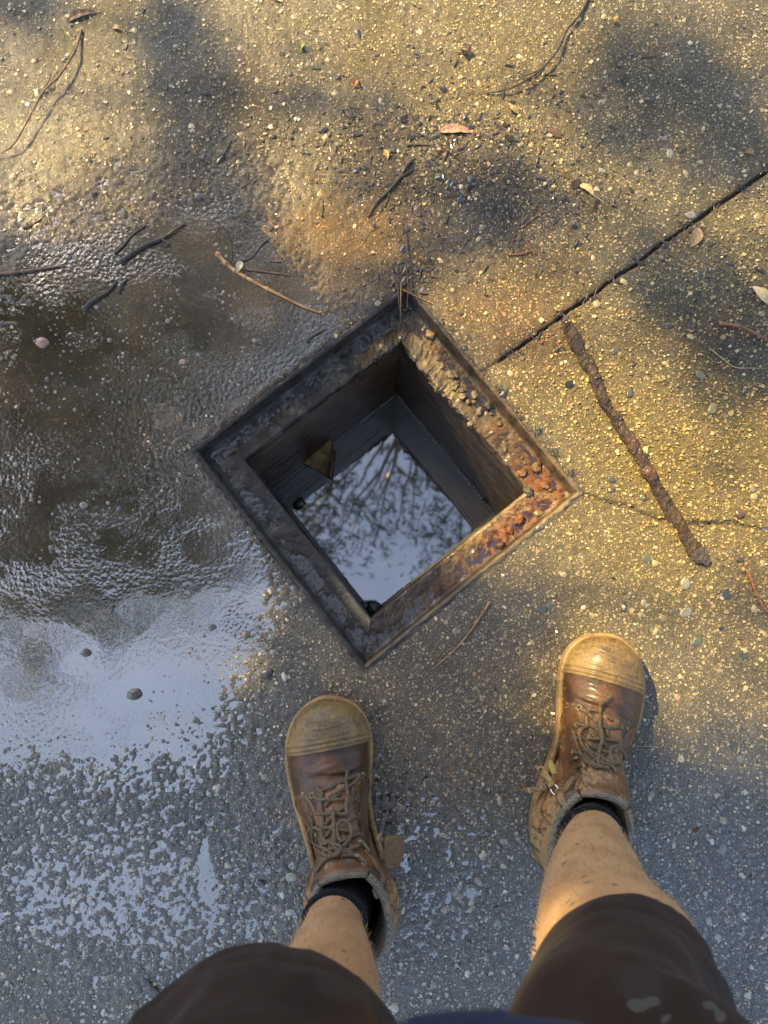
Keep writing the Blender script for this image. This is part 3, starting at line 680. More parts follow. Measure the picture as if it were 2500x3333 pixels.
# ------------------------------------------------------------------ helpers for solids
def solve_x(u, y, z):
    k = (u - CX) / F; R = Rw.T; zz = z - H
    return -((R[0, 1] - k * R[2, 1]) * y + (R[0, 2] - k * R[2, 2]) * zz) / (R[0, 0] - k * R[2, 0])

def ring_tube(rings, seg=40, sub=4, cap=True):
    """rings: (cx, cy, z, rx, ry)"""
    r = catmull(np.array(rings, float), (len(rings) - 1) * sub + 1); a = np.linspace(0, 2 * math.pi, seg, endpoint=False)
    V = np.stack([r[:, 0:1] + r[:, 3:4] * np.cos(a), r[:, 1:2] + r[:, 4:5] * np.sin(a), r[:, 2:3] + 0 * a[None]], -1)
    n = len(r); V = V.reshape(-1, 3); T = []
    if cap:
        V = np.concatenate([V, [[*r[0, :3]]], [[*r[-1, :3]]]]); j = np.arange(seg)
        T = np.concatenate([np.stack([j, (j + 1) % seg, 0 * j + n * seg], 1)[:, ::-1], np.stack([(n - 1) * seg + j, (n - 1) * seg + (j + 1) % seg, 0 * j + n * seg + 1], 1)])
    return V, gridf(n, seg, wrap_m=True), T

def ball(c, r):
    V = ICO2_V * np.array(r if hasattr(r, '__len__') else (r, r, r)) + np.array(c); return V, [], ICO2_F

def limb(pts, rad, seg=16, n=None):
    n = n or (len(pts) - 1) * 6 + 1
    q = catmull(np.concatenate([np.array(pts, float), np.array(rad, float)[:, None]], 1), n)
    parts = [tube_np(q[:, :3], q[:, 3], seg)]
    parts += [ball(q[0, :3], q[0, 3]), ball(q[-1, :3], q[-1, 3])]
    return parts

def fuse(name, parts, voxel, mat, parent=None, smooth=6, disp=None):
    V, Fx = join_np(parts); tmp = mesh_np(name, V, Fx, None)
    r = tmp.modifiers.new('r', 'REMESH'); r.mode = 'VOXEL'; r.voxel_size = voxel; r.use_smooth_shade = True
    s = tmp.modifiers.new('s', 'SMOOTH'); s.iterations = smooth; s.factor = .5
    dg = bpy.context.evaluated_depsgraph_get(); ev = tmp.evaluated_get(dg)
    me = bpy.data.meshes.new_from_object(ev); me.name = name
    bpy.data.objects.remove(tmp)
    co = np.empty(len(me.vertices) * 3, np.float32); me.vertices.foreach_get('co', co); co = co.reshape(-1, 3)
    if disp is not None: co = disp(co.astype(float)).astype(np.float32); me.vertices.foreach_set('co', co.ravel())
    me.polygons.foreach_set('use_smooth', np.ones(len(me.polygons), bool)); me.update()
    me.materials.clear(); me.materials.append(mat)
    return link(name, me, parent)

# ------------------------------------------------------------------ materials for the person
def skin_mat():
    m, n, l, p = nodes_mat('muddy skin'); co = objco(n)
    t = tex(n, l, 'Noise', 22, co, Detail=6, Roughness=.6); t2 = tex(n, l, 'Noise', 120, co, Detail=3); v = tex(n, l, 'Voronoi', 48, co)
    c = ramp(n, l, t.outputs[0], [(.3, (.36, .20, .095)), (.5, (.45, .27, .14)), (.7, (.52, .33, .185))])
    sp = mth(n, l, 'MULTIPLY', ramp(n, l, v.outputs['Distance'], [(.10, 1.0), (.22, 0.0)]), ramp(n, l, t2.outputs[0], [(.44, 0.0), (.50, 1.0)]))
    c = mixc(n, l, mth(n, l, 'MULTIPLY', sp, .85), c, (.12, .075, .04))
    l.new(c, p.inputs['Base Color'])
    f = tex(n, l, 'Noise', 700, co, Detail=3)
    l.new(bump(n, l, f.outputs[0], .35, .0008), p.inputs['Normal'])
    setp(p, rough=.55, sss=.08); p.inputs['Subsurface Radius'].default_value = (.012, .005, .003)
    return m
MSKIN = skin_mat()

def cloth_mat(name, c1, c2, patch=None, weave=900):
    m, n, l, p = nodes_mat(name); co = objco(n)
    t = tex(n, l, 'Noise', 9, co, Detail=5); w = tex(n, l, 'Wave', weave / 6, co, Distortion=1.5)
    c = ramp(n, l, t.outputs[0], [(.35, c1), (.65, c2)])
    if patch:
        q = tex(n, l, 'Noise', 8, co, Detail=2); c = mixc(n, l, ramp(n, l, q.outputs[0], [(.60, 0.0), (.63, .5)]), c, patch)
        pa = n.new('ShaderNodeAttribute'); pa.attribute_name = 'print'; q2 = tex(n, l, 'Noise', 45, co, Detail=3)
        c = mixc(n, l, ramp(n, l, mth(n, l, 'ADD', pa.outputs['Fac'], mth(n, l, 'MULTIPLY', mth(n, l, 'SUBTRACT', q2.outputs[0], .5), .9)), [(.50, 0.0), (.56, .8)]), c, (.075, .08, .068))
    l.new(c, p.inputs['Base Color'])
    l.new(bump(n, l, mth(n, l, 'ADD', mth(n, l, 'MULTIPLY', w.outputs[1], .15), tex(n, l, 'Noise', 60, co, Detail=4).outputs[0]), .35, .003), p.inputs['Normal'])
    setp(p, rough=.95, sheen=.06, spec=.1); return m
MSHORT = cloth_mat('dark brown camouflage cloth', (.022, .014, .012), (.038, .025, .022), patch=(.040, .036, .033))
MSHIRT = cloth_mat('navy cloth', (.012, .017, .045), (.020, .027, .065))
MSOCK = cloth_mat('black ribbed sock', (.008, .009, .013), (.016, .017, .022))

def leather(name, base, mud, lo, hi, rough=.3, coat=.5, orange=.4):
    m, n, l, p = nodes_mat(name); co = objco(n)
    t = tex(n, l, 'Noise', 30, co, Detail=8, Roughness=.75); t2 = tex(n, l, 'Noise', 16, co, Detail=3)
    mp = n.new('ShaderNodeMapping'); mp.inputs['Scale'].default_value = (1, 1, .35); l.new(co, mp.inputs[0])
    t3 = tex(n, l, 'Noise', 260, mp.outputs[0], Detail=5, Roughness=.75)
    c = ramp(n, l, t2.outputs[0], [(.32, base), (.5, tuple(.42 * x for x in base)), (.7, (base[0] * (1 + orange), base[1] * (1 + orange * .5), base[2]))])
    k = mth(n, l, 'ADD', mth(n, l, 'MULTIPLY', t.outputs[0], .55), mth(n, l, 'MULTIPLY', t3.outputs[0], .45))
    md = n.new('ShaderNodeAttribute'); md.attribute_name = 'mud'
    k = mth(n, l, 'ADD', k, mth(n, l, 'MULTIPLY', md.outputs['Fac'], .3))
    f = ramp(n, l, k, [(lo, 0.0), (hi, 1.0)])
    l.new(mixc(n, l, f, c, mud), p.inputs['Base Color'])
    v = tex(n, l, 'Voronoi', 420, co); l.new(bump(n, l, mth(n, l, 'ADD', mth(n, l, 'ADD', t.outputs[0], mth(n, l, 'MULTIPLY', t3.outputs[0], .8)), mth(n, l, 'MULTIPLY', v.outputs['Distance'], .25)), .8, .0022), p.inputs['Normal'])
    l.new(mth(n, l, 'ADD', mth(n, l, 'MULTIPLY', f, .35), rough), p.inputs['Roughness'])
    l.new(mth(n, l, 'MULTIPLY', mth(n, l, 'SUBTRACT', 1.0, f), coat), p.inputs['Coat Weight']); setp(p, coatr=.22)
    return m
MUDC = (.36, .235, .105)
MLEA = leather('wet brown leather', (.095, .042, .013), MUDC, .57, .72, rough=.38, coat=.35)
MLEA2 = leather('mud scuffed leather', (.18, .078, .020), (.33, .20, .085), .58, .66)
MHEEL = leather('mud caked leather', (.09, .045, .020), (.36, .24, .105), .46, .56, coat=.3)
MCAP = leather('muddy rubber toe cap', (.165, .100, .030), (.34, .225, .085), .46, .72, rough=.32, coat=.5, orange=.2)
MSOLE = leather('orange tan sole rubber', (.27, .13, .042), (.36, .235, .10), .42, .56, rough=.4, coat=.4)
MLACE = simple('muddy brown lace', (.075, .054, .031), (.165, .118, .064), 300, rough=.75, bscale=1500, bstr=.8, bdist=.0008)
MMETAL = simple('muddy brass eyelet', (.12, .10, .06), (.32, .27, .16), 220, rough=.35, metal=.55)
MZIP = simple('muddy brass zip metal', (.36, .24, .08), (.46, .33, .14), 120, rough=.4, metal=.15, coat=.4)
MFUZZ = simple('tan fuzz', (.15, .095, .045), (.26, .17, .08), 500, rough=.95, bscale=900, bstr=1.0, bdist=.002)
MWIRE = simple('bright wire', (.7, .68, .6), (.8, .8, .75), 100, rough=.2, metal=.9)
def lining():
    m, n, l, p = nodes_mat('grey mesh lining'); at = n.new('ShaderNodeTexCoord'); co = at.outputs['Object']
    mp = n.new('ShaderNodeMapping'); mp.inputs['Rotation'].default_value = (.6, .4, .78); l.new(co, mp.inputs[0])
    ch = tex(n, l, 'Checker', 620, mp.outputs[0]); nz = tex(n, l, 'Noise', 60, co, Detail=4)
    c = mixc(n, l, ch.outputs['Fac'], (.045, .045, .042), (.26, .235, .18)); c = mixc(n, l, ramp(n, l, nz.outputs[0], [(.5, 0.0), (.7, .6)]), c, (.30, .2, .09))
    l.new(c, p.inputs['Base Color']); l.new(bump(n, l, ch.outputs['Fac'], .5, .001), p.inputs['Normal']); setp(p, rough=.8); return m
MLIN = lining()

# ------------------------------------------------------------------ the person
person = empty('person', (.06, -.35, 0))
tag(person, 'person in muddy brown work boots, dark shorts and navy shirt standing over the pit', 'person')
def pin(o):       # parts are written in world coordinates
    if o.parent is not None:
        p = o.parent; M = Matrix.Identity(4); ch = []
        while p is not None: ch.append(p); p = p.parent
        for q in reversed(ch): M = M @ Matrix.Translation(q.location) @ q.rotation_euler.to_matrix().to_4x4()
        o.matrix_parent_inverse = M.inverted()
    return o
BOOTR = dict(heel=(.243, -.350), toe=(.333, -.044), mir=1)
BOOTL = dict(heel=(-.017, -.442), toe=(-.0765, -.126), mir=-1)
for b in (BOOTR, BOOTL):
    d = np.array(b['toe']) - np.array(b['heel']); b['rz'] = math.atan2(d[1], d[0]) - math.pi / 2
    ca, sa = math.cos(b['rz']), math.sin(b['rz']); b['R'] = np.array([[ca, -sa], [sa, ca]])
def bw(b, x, y):      # boot-local to world
    return np.array(b['heel']) + b['R'] @ np.array([x * b['mir'], y])

legR = [(solve_x(1940, -.290, .06), -.292, .05, .036, .042), (solve_x(1938, -.285, .12), -.286, .12, .034, .038)] + \
       [(solve_x(u, y, z), y, z, r, r * 1.04) for u, y, z, r in [(1932, -.281, .18, .0375), (1934, -.289, .25, .049), (1948, -.300, .33, .0595), (1986, -.303, .40, .066), (2034, -.299, .47, .0705), (2045, -.305, .55, .070)]]
legL = [(solve_x(1120, -.385, .06), -.385, .05, .036, .042), (solve_x(1100, -.378, .12), -.378, .12, .034, .038)] + \
       [(solve_x(u, y, z), y, z, r, r * 1.04) for u, y, z, r in [(1085, -.373, .18, .0345), (1076, -.380, .25, .046), (1050, -.388, .33, .0575), (980, -.382, .42, .061), (900, -.368, .49, .065), (850, -.370, .56, .070)]]
hipR, hipL = (.155, -.40, .86), (-.045, -.40, .86)
def mk(leg, hip):
    k = leg[-1]
    return [ring_tube(leg, 48, 5)] + limb([(k[0], k[1], .53), ((k[0] + hip[0]) / 2, (k[1] + hip[1]) / 2 + .01, .70), hip], [.068, .078, .092])
shR, shL, elR, elL = (.215, -.36, 1.40), (-.145, -.36, 1.40), (.285, -.27, 1.175), (-.235, -.27, 1.175)
wrR, wrL = (.075, -.125, 1.19), (-.135, -.125, 1.19)
parts = mk(legR, hipR) + mk(legL, hipL)
parts += [ball((.055, -.40, .90), (.155, .105, .11)), ball((.052, -.385, 1.03), (.145, .105, .14)), ball((.045, -.375, 1.22), (.165, .115, .17)), ball((.038, -.365, 1.34), (.17, .10, .10))]
parts += limb([shL, elL, wrL], [.05, .041, .027]) + limb([shR, elR, wrR], [.05, .041, .027])
parts += limb([(.036, -.355, 1.40), (.03, -.31, 1.50)], [.058, .055])
hd = np.array((.026, -.255, 1.585))
parts += [ball(hd, (.075, .095, .105)), ball(hd + (0, .045, -.06), (.052, .055, .045)), ball(hd + (0, .095, -.045), (.012, .018, .022)), ball(hd + (.076, -.01, -.02), (.010, .020, .030)), ball(hd + (-.076, -.01, -.02), (.010, .020, .030))]
# hands: palms beside the phone, fingers under its back and a thumb over the screen
for sg, wr in ((1, wrR), (-1, wrL)):
    ex = -.022 + sg * .036                   # edge of the phone on this side
    parts += limb([wr, (ex + sg * .030, -.105, 1.160), (ex + sg * .022, -.075, 1.142)], [.027, .026, .022])
    for i, (yy, L) in enumerate([(-.045, .030), (-.064, .034), (-.083, .032), (-.100, .024)]):
        parts += limb([(ex + sg * .024, yy - .012, 1.145), (ex + sg * .012, yy, 1.1275), (ex - sg * (L - .012), yy + .004, 1.1165 if yy < -.05 else 1.1180)], [.0095, .0085, .0068], seg=10)
    parts += limb([(ex + sg * .026, -.095, 1.162), (ex + sg * .012, -.078, 1.156), (ex - sg * .016, -.060, 1.1455)], [.012, .0098, .0082], seg=10)
body = fuse('body', parts, .0055, MSKIN, None, smooth=5); body.parent = person; pin(body)

# shorts
def kn(r): return np.array(r)
kR, kL = legR[-2], legL[-2]
sR = [(solve_x(2024, -.302, .497), -.302, .497, .0730, .078), (solve_x(2032, -.304, .53), -.304, .53, .079, .082), (solve_x(2035, -.315, .60), -.315, .60, .087, .090), (.178, -.34, .70, .098, .100), (.150, -.375, .82, .112, .112), (.11, -.40, .93, .12, .11)]
sL = [(solve_x(860, -.362, .497), -.362, .497, .112, .106), (solve_x(855, -.364, .53), -.364, .53, .115, .108), (solve_x(850, -.370, .60), -.370, .60, .112, .106), (-.085, -.38, .70, .108, .106), (-.045, -.39, .82, .112, .112), (.0, -.40, .93, .12, .11)]
def sh_disp(V):
    n1 = fbm(V[:, 0], V[:, 1], V[:, 2] * .6, sc=14, octv=3, seed=201); n2 = 1 - 2 * np.abs(fbm(V[:, 0], V[:, 1] + .6 * V[:, 2], V[:, 2] * .8, sc=13, octv=3, seed=205)) * 2
    c = np.array([.055, -.39]); d = V[:, :2] - c; d /= np.linalg.norm(d, axis=1)[:, None] + 1e-6
    V = V.copy(); k = sstep(.47, .51, V[:, 2]); V[:, :2] += d * (.007 * n1 + .0045 * n2)[:, None] * k[:, None]
    hem = np.exp(-((V[:, 2] - .527) / .0035) ** 2); V[:, :2] -= d * (.0030 * hem)[:, None]
    return V
shorts = fuse('shorts', [ring_tube(sR, 56, 5), ring_tube(sL, 56, 5), ball((.055, -.40, .93), (.165, .118, .09))], .0045, MSHORT, None, smooth=3, disp=sh_disp)
shorts.parent = person; pin(shorts)
# pale patches of the camouflage print on the right thigh
sv = np.empty(len(shorts.data.vertices) * 3, np.float32); shorts.data.vertices.foreach_get('co', sv); sv = sv.reshape(-1, 3).astype(float)
su, sw = PIX(sv[:, 0], sv[:, 1], sv[:, 2]); pt = np.zeros(len(sv))
for (u, v, ru, rv) in [(2075, 3275, 42, 26), (2120, 3262, 30, 22), (2165, 3318, 26, 18), (2310, 3272, 30, 20), (2345, 3310, 24, 26), (940, 3110, 60, 26), (700, 3120, 40, 26)]:
    pt = np.maximum(pt, np.exp(-((su - u) / ru) ** 2 - ((sw - v) / rv) ** 2) * (.0 if v < 3200 else 1) * (sv[:, 1] > -.36))
at_ = shorts.data.attributes.new('print', 'FLOAT', 'POINT'); at_.data.foreach_set('value', pt.astype(np.float32))
# shirt
def shirt_disp(V):
    n1 = fbm(V[:, 0], V[:, 1], V[:, 2] * .5, sc=12, octv=3, seed=221); d = V[:, :2] - np.array([.045, -.38]); d /= np.linalg.norm(d, axis=1)[:, None] + 1e-6
    V = V.copy(); V[:, :2] += d * (.006 * n1)[:, None]; return V
tip = -.152
parts = [ring_tube([(.03, (tip - .50) / 2, .80, .165, (tip + .50) / 2), (.035, -.335, .88, .172, .172), (.04, -.365, 1.00, .170, .150), (.043, -.372, 1.15, .178, .140), (.04, -.368, 1.30, .185, .128), (.038, -.362, 1.40, .15, .10), (.036, -.355, 1.44, .075, .07)], 56, 5)]
parts += limb([shL, (-.20, -.315, 1.28)], [.068, .062]) + limb([shR, (.255, -.315, 1.28)], [.068, .062])
shirt = fuse('shirt', parts, .007, MSHIRT, None, smooth=4, disp=shirt_disp); shirt.parent = person; pin(shirt)
MHAIR = simple('brown hair', (.03, .018, .01), (.07, .045, .025), 200, rough=.6)
V, q, t = ball(hd + (0, -.022, .018), (.083, .094, .102)); V = V + ((V[:, 2] < hd[2] - .02) & (V[:, 1] > hd[1] - .02))[:, None] * np.array([0, -.05, .03])
o = mesh_np('hair', V, t, MHAIR, parent=person); pin(o)
MEYE = simple('eye', (.5, .5, .48), (.6, .6, .58), 50, rough=.2)
for sx_ in (-1, 1):
    V, q, t = ball(hd + (sx_ * .030, .088, .0), .0125); o = mesh_np('eye', V, t, MEYE, parent=person); pin(o)
V, q, t = ball(hd + (0, .094, -.078), (.022, .008, .005)); o = mesh_np('mouth', V, t, simple('lip', (.4, .15, .12), (.45, .2, .15), 50), parent=person); pin(o)

# leg hair
def leg_hair():
    parts = []; nh = 2600
    for leg, cnt, zlo, zhi in ((legR, nh, .19, .50), (legL, nh, .19, .47)):
        r = catmull(np.array(leg), 200)
        for _ in range(cnt):
            z = rng.uniform(zlo, zhi); i = int(np.searchsorted(r[:, 2], z)); c = r[min(i, 199)]; a = rng.uniform(0, 2 * math.pi)
            nrm = np.array([math.cos(a), math.sin(a), 0]); p = np.array([c[0], c[1], z]) + nrm * np.array([c[3], c[4], 0]) * .985
            tan = np.array([-math.sin(a), math.cos(a), 0]); L = rng.uniform(.005, .011)
            d = nrm * rng.uniform(.35, .8) + tan * rng.uniform(-.4, .4) + np.array([0, 0, -1]) * rng.uniform(.4, .9)
            e = d - nrm * .3; m = p + d * L * .5; q = m + e * L * .5; w = tan * .00011
            parts.append((p - w, p + w, m, q))
    A = np.array(parts); k = len(A); V = A.reshape(-1, 3)
    b = np.arange(k) * 4; Fh = np.concatenate([np.stack([b, b + 1, b + 2], 1), np.stack([b, b + 2, b + 3], 1)])
    # a second blade at right angles gives each hair thickness
    w = np.array([0, 0, .00011]); A2 = A.copy(); A2[:, 0] = (A[:, 0] + A[:, 1]) / 2 - w; A2[:, 1] = (A[:, 0] + A[:, 1]) / 2 + w; A2[:, 3] = A[:, 3] + w
    V = np.concatenate([V, A2.reshape(-1, 3)]); Fh = np.concatenate([Fh, Fh + 4 * k])
    return V, Fh
MHR = simple('fair leg hair', (.25, .16, .08), (.42, .29, .15), 60, rough=.5)
V, Fh = leg_hair(); o = mesh_np('leg_hair', V, Fh, MHR, parent=person); pin(o); tag(o, kind='stuff')

# ------------------------------------------------------------------ boots
OY = np.array([0, .004, .015, .035, .06, .09, .13, .17, .20, .225, .25, .27, .285, .298, .308, .315])
OLAT = np.array([0, .017, .033, .043, .046, .047, .050, .055, .059, .0600, .0580, .053, .046, .036, .023, 0])
OMED = np.array([0, .017, .033, .043, .046, .043, .037, .037, .043, .0495, .0540, .054, .050, .041, .028, 0])
def _dense(w):
    p = np.stack([w, OY], 1); q = np.concatenate([[[-w[1], OY[1]]], p, [[-w[-2], OY[-2]]]]); n = len(q)
    d = catmull(q, (n - 1) * 30 + 1)[30:-30]; return d
_dl, _dm = _dense(OLAT), _dense(OMED)
OYL, OLAT, OYM, OMED = np.maximum.accumulate(_dl[:, 1]), np.maximum(_dl[:, 0], 0), np.maximum.accumulate(_dm[:, 1]), np.maximum(_dm[:, 0], 0)
def ow(y, side): return np.interp(y, OYL, OLAT) if side > 0 else np.interp(y, OYM, OMED)
#        Ty    Tz    By    Bz    wscale  shaft
RG = np.array([
    [.3135, .032, .3145, .024, .9, 0], [.3105, .052, .3115, .022, .9, 0], [.302, .063, .303, .022, 1, 0], [.290, .070, .291, .022, 1, 0], [.275, .0735, .276, .022, 1, 0],
    [.255, .0745, .256, .022, 1, 0], [.238, .0765, .240, .022, 1, 0], [.222, .082, .222, .022, 1, 0], [.205, .091, .200, .022, 1, .0], [.187, .102, .172, .022, 1, .08],
    [.169, .114, .138, .022, 1, .2], [.153, .125, .100, .022, 1, .35], [.141, .134, .055, .022, 1, .55], [.134, .141, .016, .028, 1, .8], [.130, .146, -.001, .055, 1, .95], [.128, .149, -.002, .090, 1, 1], [.127, .152, .003, .122, 1, 1]])
SHW = [0] * 12 + [.049, .0575, .059, .0500, .0435]
NS = 90
RGi = catmull(RG, NS); SHWi = catmull(np.array(SHW)[:, None], NS)[:, 0]
def boot_surf(s, q, side):
    """s 0 toe .. 1 collar, q 0 top .. 1 bottom, side +-1 ; arrays"""
    s = np.asarray(s, float); q = np.asarray(q, float)
    f = np.clip(s, 0, 1) * (NS - 1); i = np.minimum(f.astype(int), NS - 2); w = (f - i)
    R = RGi[i] * (1 - w)[..., None] + RGi[i + 1] * w[..., None]
    shw = SHWi[i] * (1 - w) + SHWi[i + 1] * w
    phi = q * math.pi; c = np.cos(phi)
    fr = (1 - ((c + 1) / 2) ** 2.1) ** .5; el = np.abs(np.sin(phi)) ** .82; k = np.clip(R[..., 5], 0, 1)
    wid = np.where(side > 0, np.interp(R[..., 2], OYL, OLAT), np.interp(R[..., 2], OYM, OMED))
    x = wid * R[..., 4] * fr * (1 - k) + np.maximum(shw, 0) * el * k
    cy, cz = (R[..., 0] + R[..., 2]) / 2, (R[..., 1] + R[..., 3]) / 2; hy, hz = (R[..., 0] - R[..., 2]) / 2, (R[..., 1] - R[..., 3]) / 2
    y = cy + hy * c; z = cz + hz * c
    x = x * side
    # wrinkles where the foot bends
    wr = np.exp(-((s - .44) / .075) ** 2) * np.exp(-((q - .2) / .35) ** 4)
    z = z + wr * (.0055 * vnoise(x * 26 + y * 16, y * 95 - x * 14, seed=301) + .0026 * vnoise(x * 40, y * 230 + x * 30, seed=302)) + .0010 * fbm(x, y, z, sc=40, octv=3, seed=303) * np.clip(8 * q, 0, 1)
    return np.stack([x, y, z], -1)
def nrm_surf(s, q, side, e=.004):
    a = boot_surf(s + e, q, side) - boot_surf(s - e, q, side); b = boot_surf(s, np.clip(q + e, 0, 1), side) - boot_surf(s, np.clip(q - e, 0, 1), side)
    n = np.cross(a, b) * np.sign(side); n /= np.linalg.norm(n, axis=-1)[..., None] + 1e-9
    c = boot_surf(s, np.full_like(s, .5) , side); c0 = (boot_surf(s, np.zeros_like(s), side) + boot_surf(s, np.ones_like(s), side)) / 2
    p = boot_surf(s, q, side); flip = np.sum(n * (p - c0 * np.array([0, 1, 1])), -1) < 0
    n[flip] *= -1
    return n
def patch(sf, qf, side, off, n=40, m=30, edge=.12, extra=None):
    """sf(a,b), qf(a,b): a,b in 0..1 -> s,q"""
    A, B = np.meshgrid(np.linspace(0, 1, n), np.linspace(0, 1, m), indexing='ij')
    s, q = sf(A, B), qf(A, B); p = boot_surf(s, q, side); nn = nrm_surf(s, q, side)
    ed = np.minimum(np.minimum(A, 1 - A) * n, np.minimum(B, 1 - B) * m); h = off * np.clip(ed / 1.0, 0, 1) - .0004
    if extra is not None: h = h + extra(A, B, s, q, p)
    p = p + nn * h[..., None]
    f = gridf(n, m); return p.reshape(-1, 3), f, (s.ravel(), q.ravel())

def make_boot(b, label):
    mir = b['mir']
    bt = empty('boot', (b['heel'][0] - person.location[0], b['heel'][1] - person.location[1], .0045), b['rz'], parent=person)
    if label: bt['label'] = label
    def part(name, V, Fx, mat, mud=None, kind=None):
        V = np.array(V, float); V[:, 0] *= mir
        Fs = Fx if isinstance(Fx, list) else [Fx]
        if mir < 0: Fs = [np.asarray(f)[:, ::-1] for f in Fs if len(f)]
        o = mesh_np(name, V, Fs, mat, parent=bt, attrs={'mud': mud if mud is not None else np.zeros(len(V))})
        if kind: o['kind'] = kind
        return o
    # sole
    yy = np.concatenate([.5 * (1 - np.cos(np.linspace(0, math.pi, 48))) * .315]); lat = np.stack([ow(yy, 1), yy], 1); med = np.stack([-ow(yy, -1), yy], 1)[::-1]
    ol = np.concatenate([lat[:-1], med[:-1]]); nO = len(ol)
    # smooth end roundness
    for _ in range(2): ol = (np.roll(ol, 1, 0) + 2 * ol + np.roll(ol, -1, 0)) / 4
    tg = np.roll(ol, -1, 0) - np.roll(ol, 1, 0); tg /= np.linalg.norm(tg, axis=1)[:, None]; no = np.stack([tg[:, 1], -tg[:, 0]], 1)
    if np.sum(no * (ol - ol.mean(0))) < 0: no = -no
    rings = []
    for off, z in ((-.004, .0), (.003, .001), (.0045, .008), (.0040, .014), (.0030, .0150), (.0045, .0165), (.0050, .022), (.0055, .0265), (.0035, .0285), (.0012, .0285), (-.004, .0275)):
        p = ol + no * (off - .004 * sstep(.11, .03, ol[:, 1]))[:, None]; zz = z + .004 * sstep(.27, .315, p[:, 1]) * (z > .02)
        rings.append(np.concatenate([p, (zz + 0 * p[:, 0])[:, None]], 1))
    V = np.concatenate(rings); fr = gridf(len(rings), nO, wrap_m=True); V = np.concatenate([V, [[0, .15, 0], [0, .15, .0275]]]); j = np.arange(nO)
    T = np.concatenate([np.stack([j, (j + 1) % nO, 0 * j + len(V) - 2], 1), np.stack([(len(rings) - 1) * nO + (j + 1) % nO, (len(rings) - 1) * nO + j, 0 * j + len(V) - 1], 1)])
    part('sole', V, [fr, T], MSOLE)
    # upper
    Sg = np.linspace(0, 1, 130); Qg = np.linspace(0, 1, 40); A, B = np.meshgrid(Sg, Qg, indexing='ij')
    p1 = boot_surf(A, B, 1); p2 = boot_surf(A, B, -1)
    V = np.concatenate([p2[:, ::-1], p1[:, 1:]], 1)        # bottom-medial .. top .. bottom-lateral
    m_w = V.shape[1]; f = gridf(130, m_w); V = V.reshape(-1, 3)
    mud = .20 * sstep(.10, .02, V[:, 1]) + .15 * sstep(.05, .03, V[:, 2])
    up = part('upper', V, f, MLEA, mud=mud)
    # lining tube going down inside the collar
    a = np.linspace(0, 2 * math.pi, 60, endpoint=False); rr = []
    pl = boot_surf(np.full(31, 1.0), np.linspace(0, 1, 31), 1); pm = boot_surf(np.full(31, 1.0), np.linspace(0, 1, 31), -1)
    colr = np.concatenate([pl[:-1], pm[::-1][:-1]]); cc = colr.mean(0)
    for s_, dz in ((1.0, 0), (.95, -.004), (.90, -.012), (.86, -.03), (.80, -.07)):
        q = cc + (colr - cc) * np.array([s_, s_, 1]) + np.array([0, 0, dz]); rr.append(q)
    V = np.concatenate(rr); part('collar_lining', V, gridf(len(rr), len(colr), wrap_m=True)[:, ::-1], MLIN)
    # rubber toe cap
    sc = .315
    wav = lambda A, B, s, q, p: (.0016 * np.exp(-((A - .93) / .016) ** 2) + .0014 * np.exp(-((A - .87) / .012) ** 2) + .0016 * np.exp(-((A - .985) / .010) ** 2) - .0012 * np.exp(-((A - .90) / .010) ** 2) - .0012 * np.exp(-((A - .958) / .009) ** 2)
                                 + .0007 * np.maximum(0, np.sin(s * 150 + 1.5 * np.abs(p[..., 0]) * 20)) ** 3 * sstep(.11, .16, s) * sstep(.27, .25, s) * sstep(.42, .25, q))
    for_cap = []
    def capS(side): return (lambda A, B: .012 + (sc + .035 * B ** 1.5 - .012) * A), (lambda A, B: B)
    Vs = []
    for side in (-1, 1):
        sf, qf = capS(side); p, f, _ = patch(sf, qf, side, .0028, 70, 34, extra=wav); Vs.append(p.reshape(70, 34, 3))
    # join both halves over the top; keep full thickness on the ridge line
    for k in (0, 1): Vs[k][1:-1, 0] = Vs[k][1:-1, 1] * np.array([0, 1, 1])
    V = np.concatenate([Vs[0][:, ::-1], Vs[1][:, 1:]], 1); mw2 = V.shape[1]
    V = V.reshape(-1, 3); part('toe_cap', V, gridf(70, mw2), MCAP, mud=.25 * sstep(.29, .26, V[:, 1]))
    # quarters (lacing facings carried back round the heel)
    for side in (-1, 1):
        sl = .452 if side < 0 else .492
        qt = lambda s: np.interp(s, [.44, .5, .60, .75, .9, 1.0], [.27, .24, .21, .22, .27, .32])
        def sf(A, B): 
            s0 = sl + .035 * np.maximum(0, (.10 - B) / .10) ** 2 + .15 * np.maximum(B - .25, 0) ** 1.2
            return s0 + (.995 - s0) * A
        def qf(A, B): return qt(sf(A, B)) + (1.0 - qt(sf(A, B))) * B
        p, f, (s_, q_) = patch(sf, qf, side, .0044, 60, 40, extra=lambda A, B, s, q, p: .0006 * fbm(p[..., 0], p[..., 1], p[..., 2], sc=45, octv=3, seed=310 + side) - .0007 * np.exp(-((B - .10) / .012) ** 2))
        part('quarter', p, f, MLEA2, mud=.10 + .42 * sstep(.12, .04, p[:, 1]) + .22 * sstep(.06, .03, p[:, 2]) + ((.22 if mir > 0 else .10) if side < 0 else (.05 if mir > 0 else .16)) * sstep(.62, .85, s_))
        stc = []
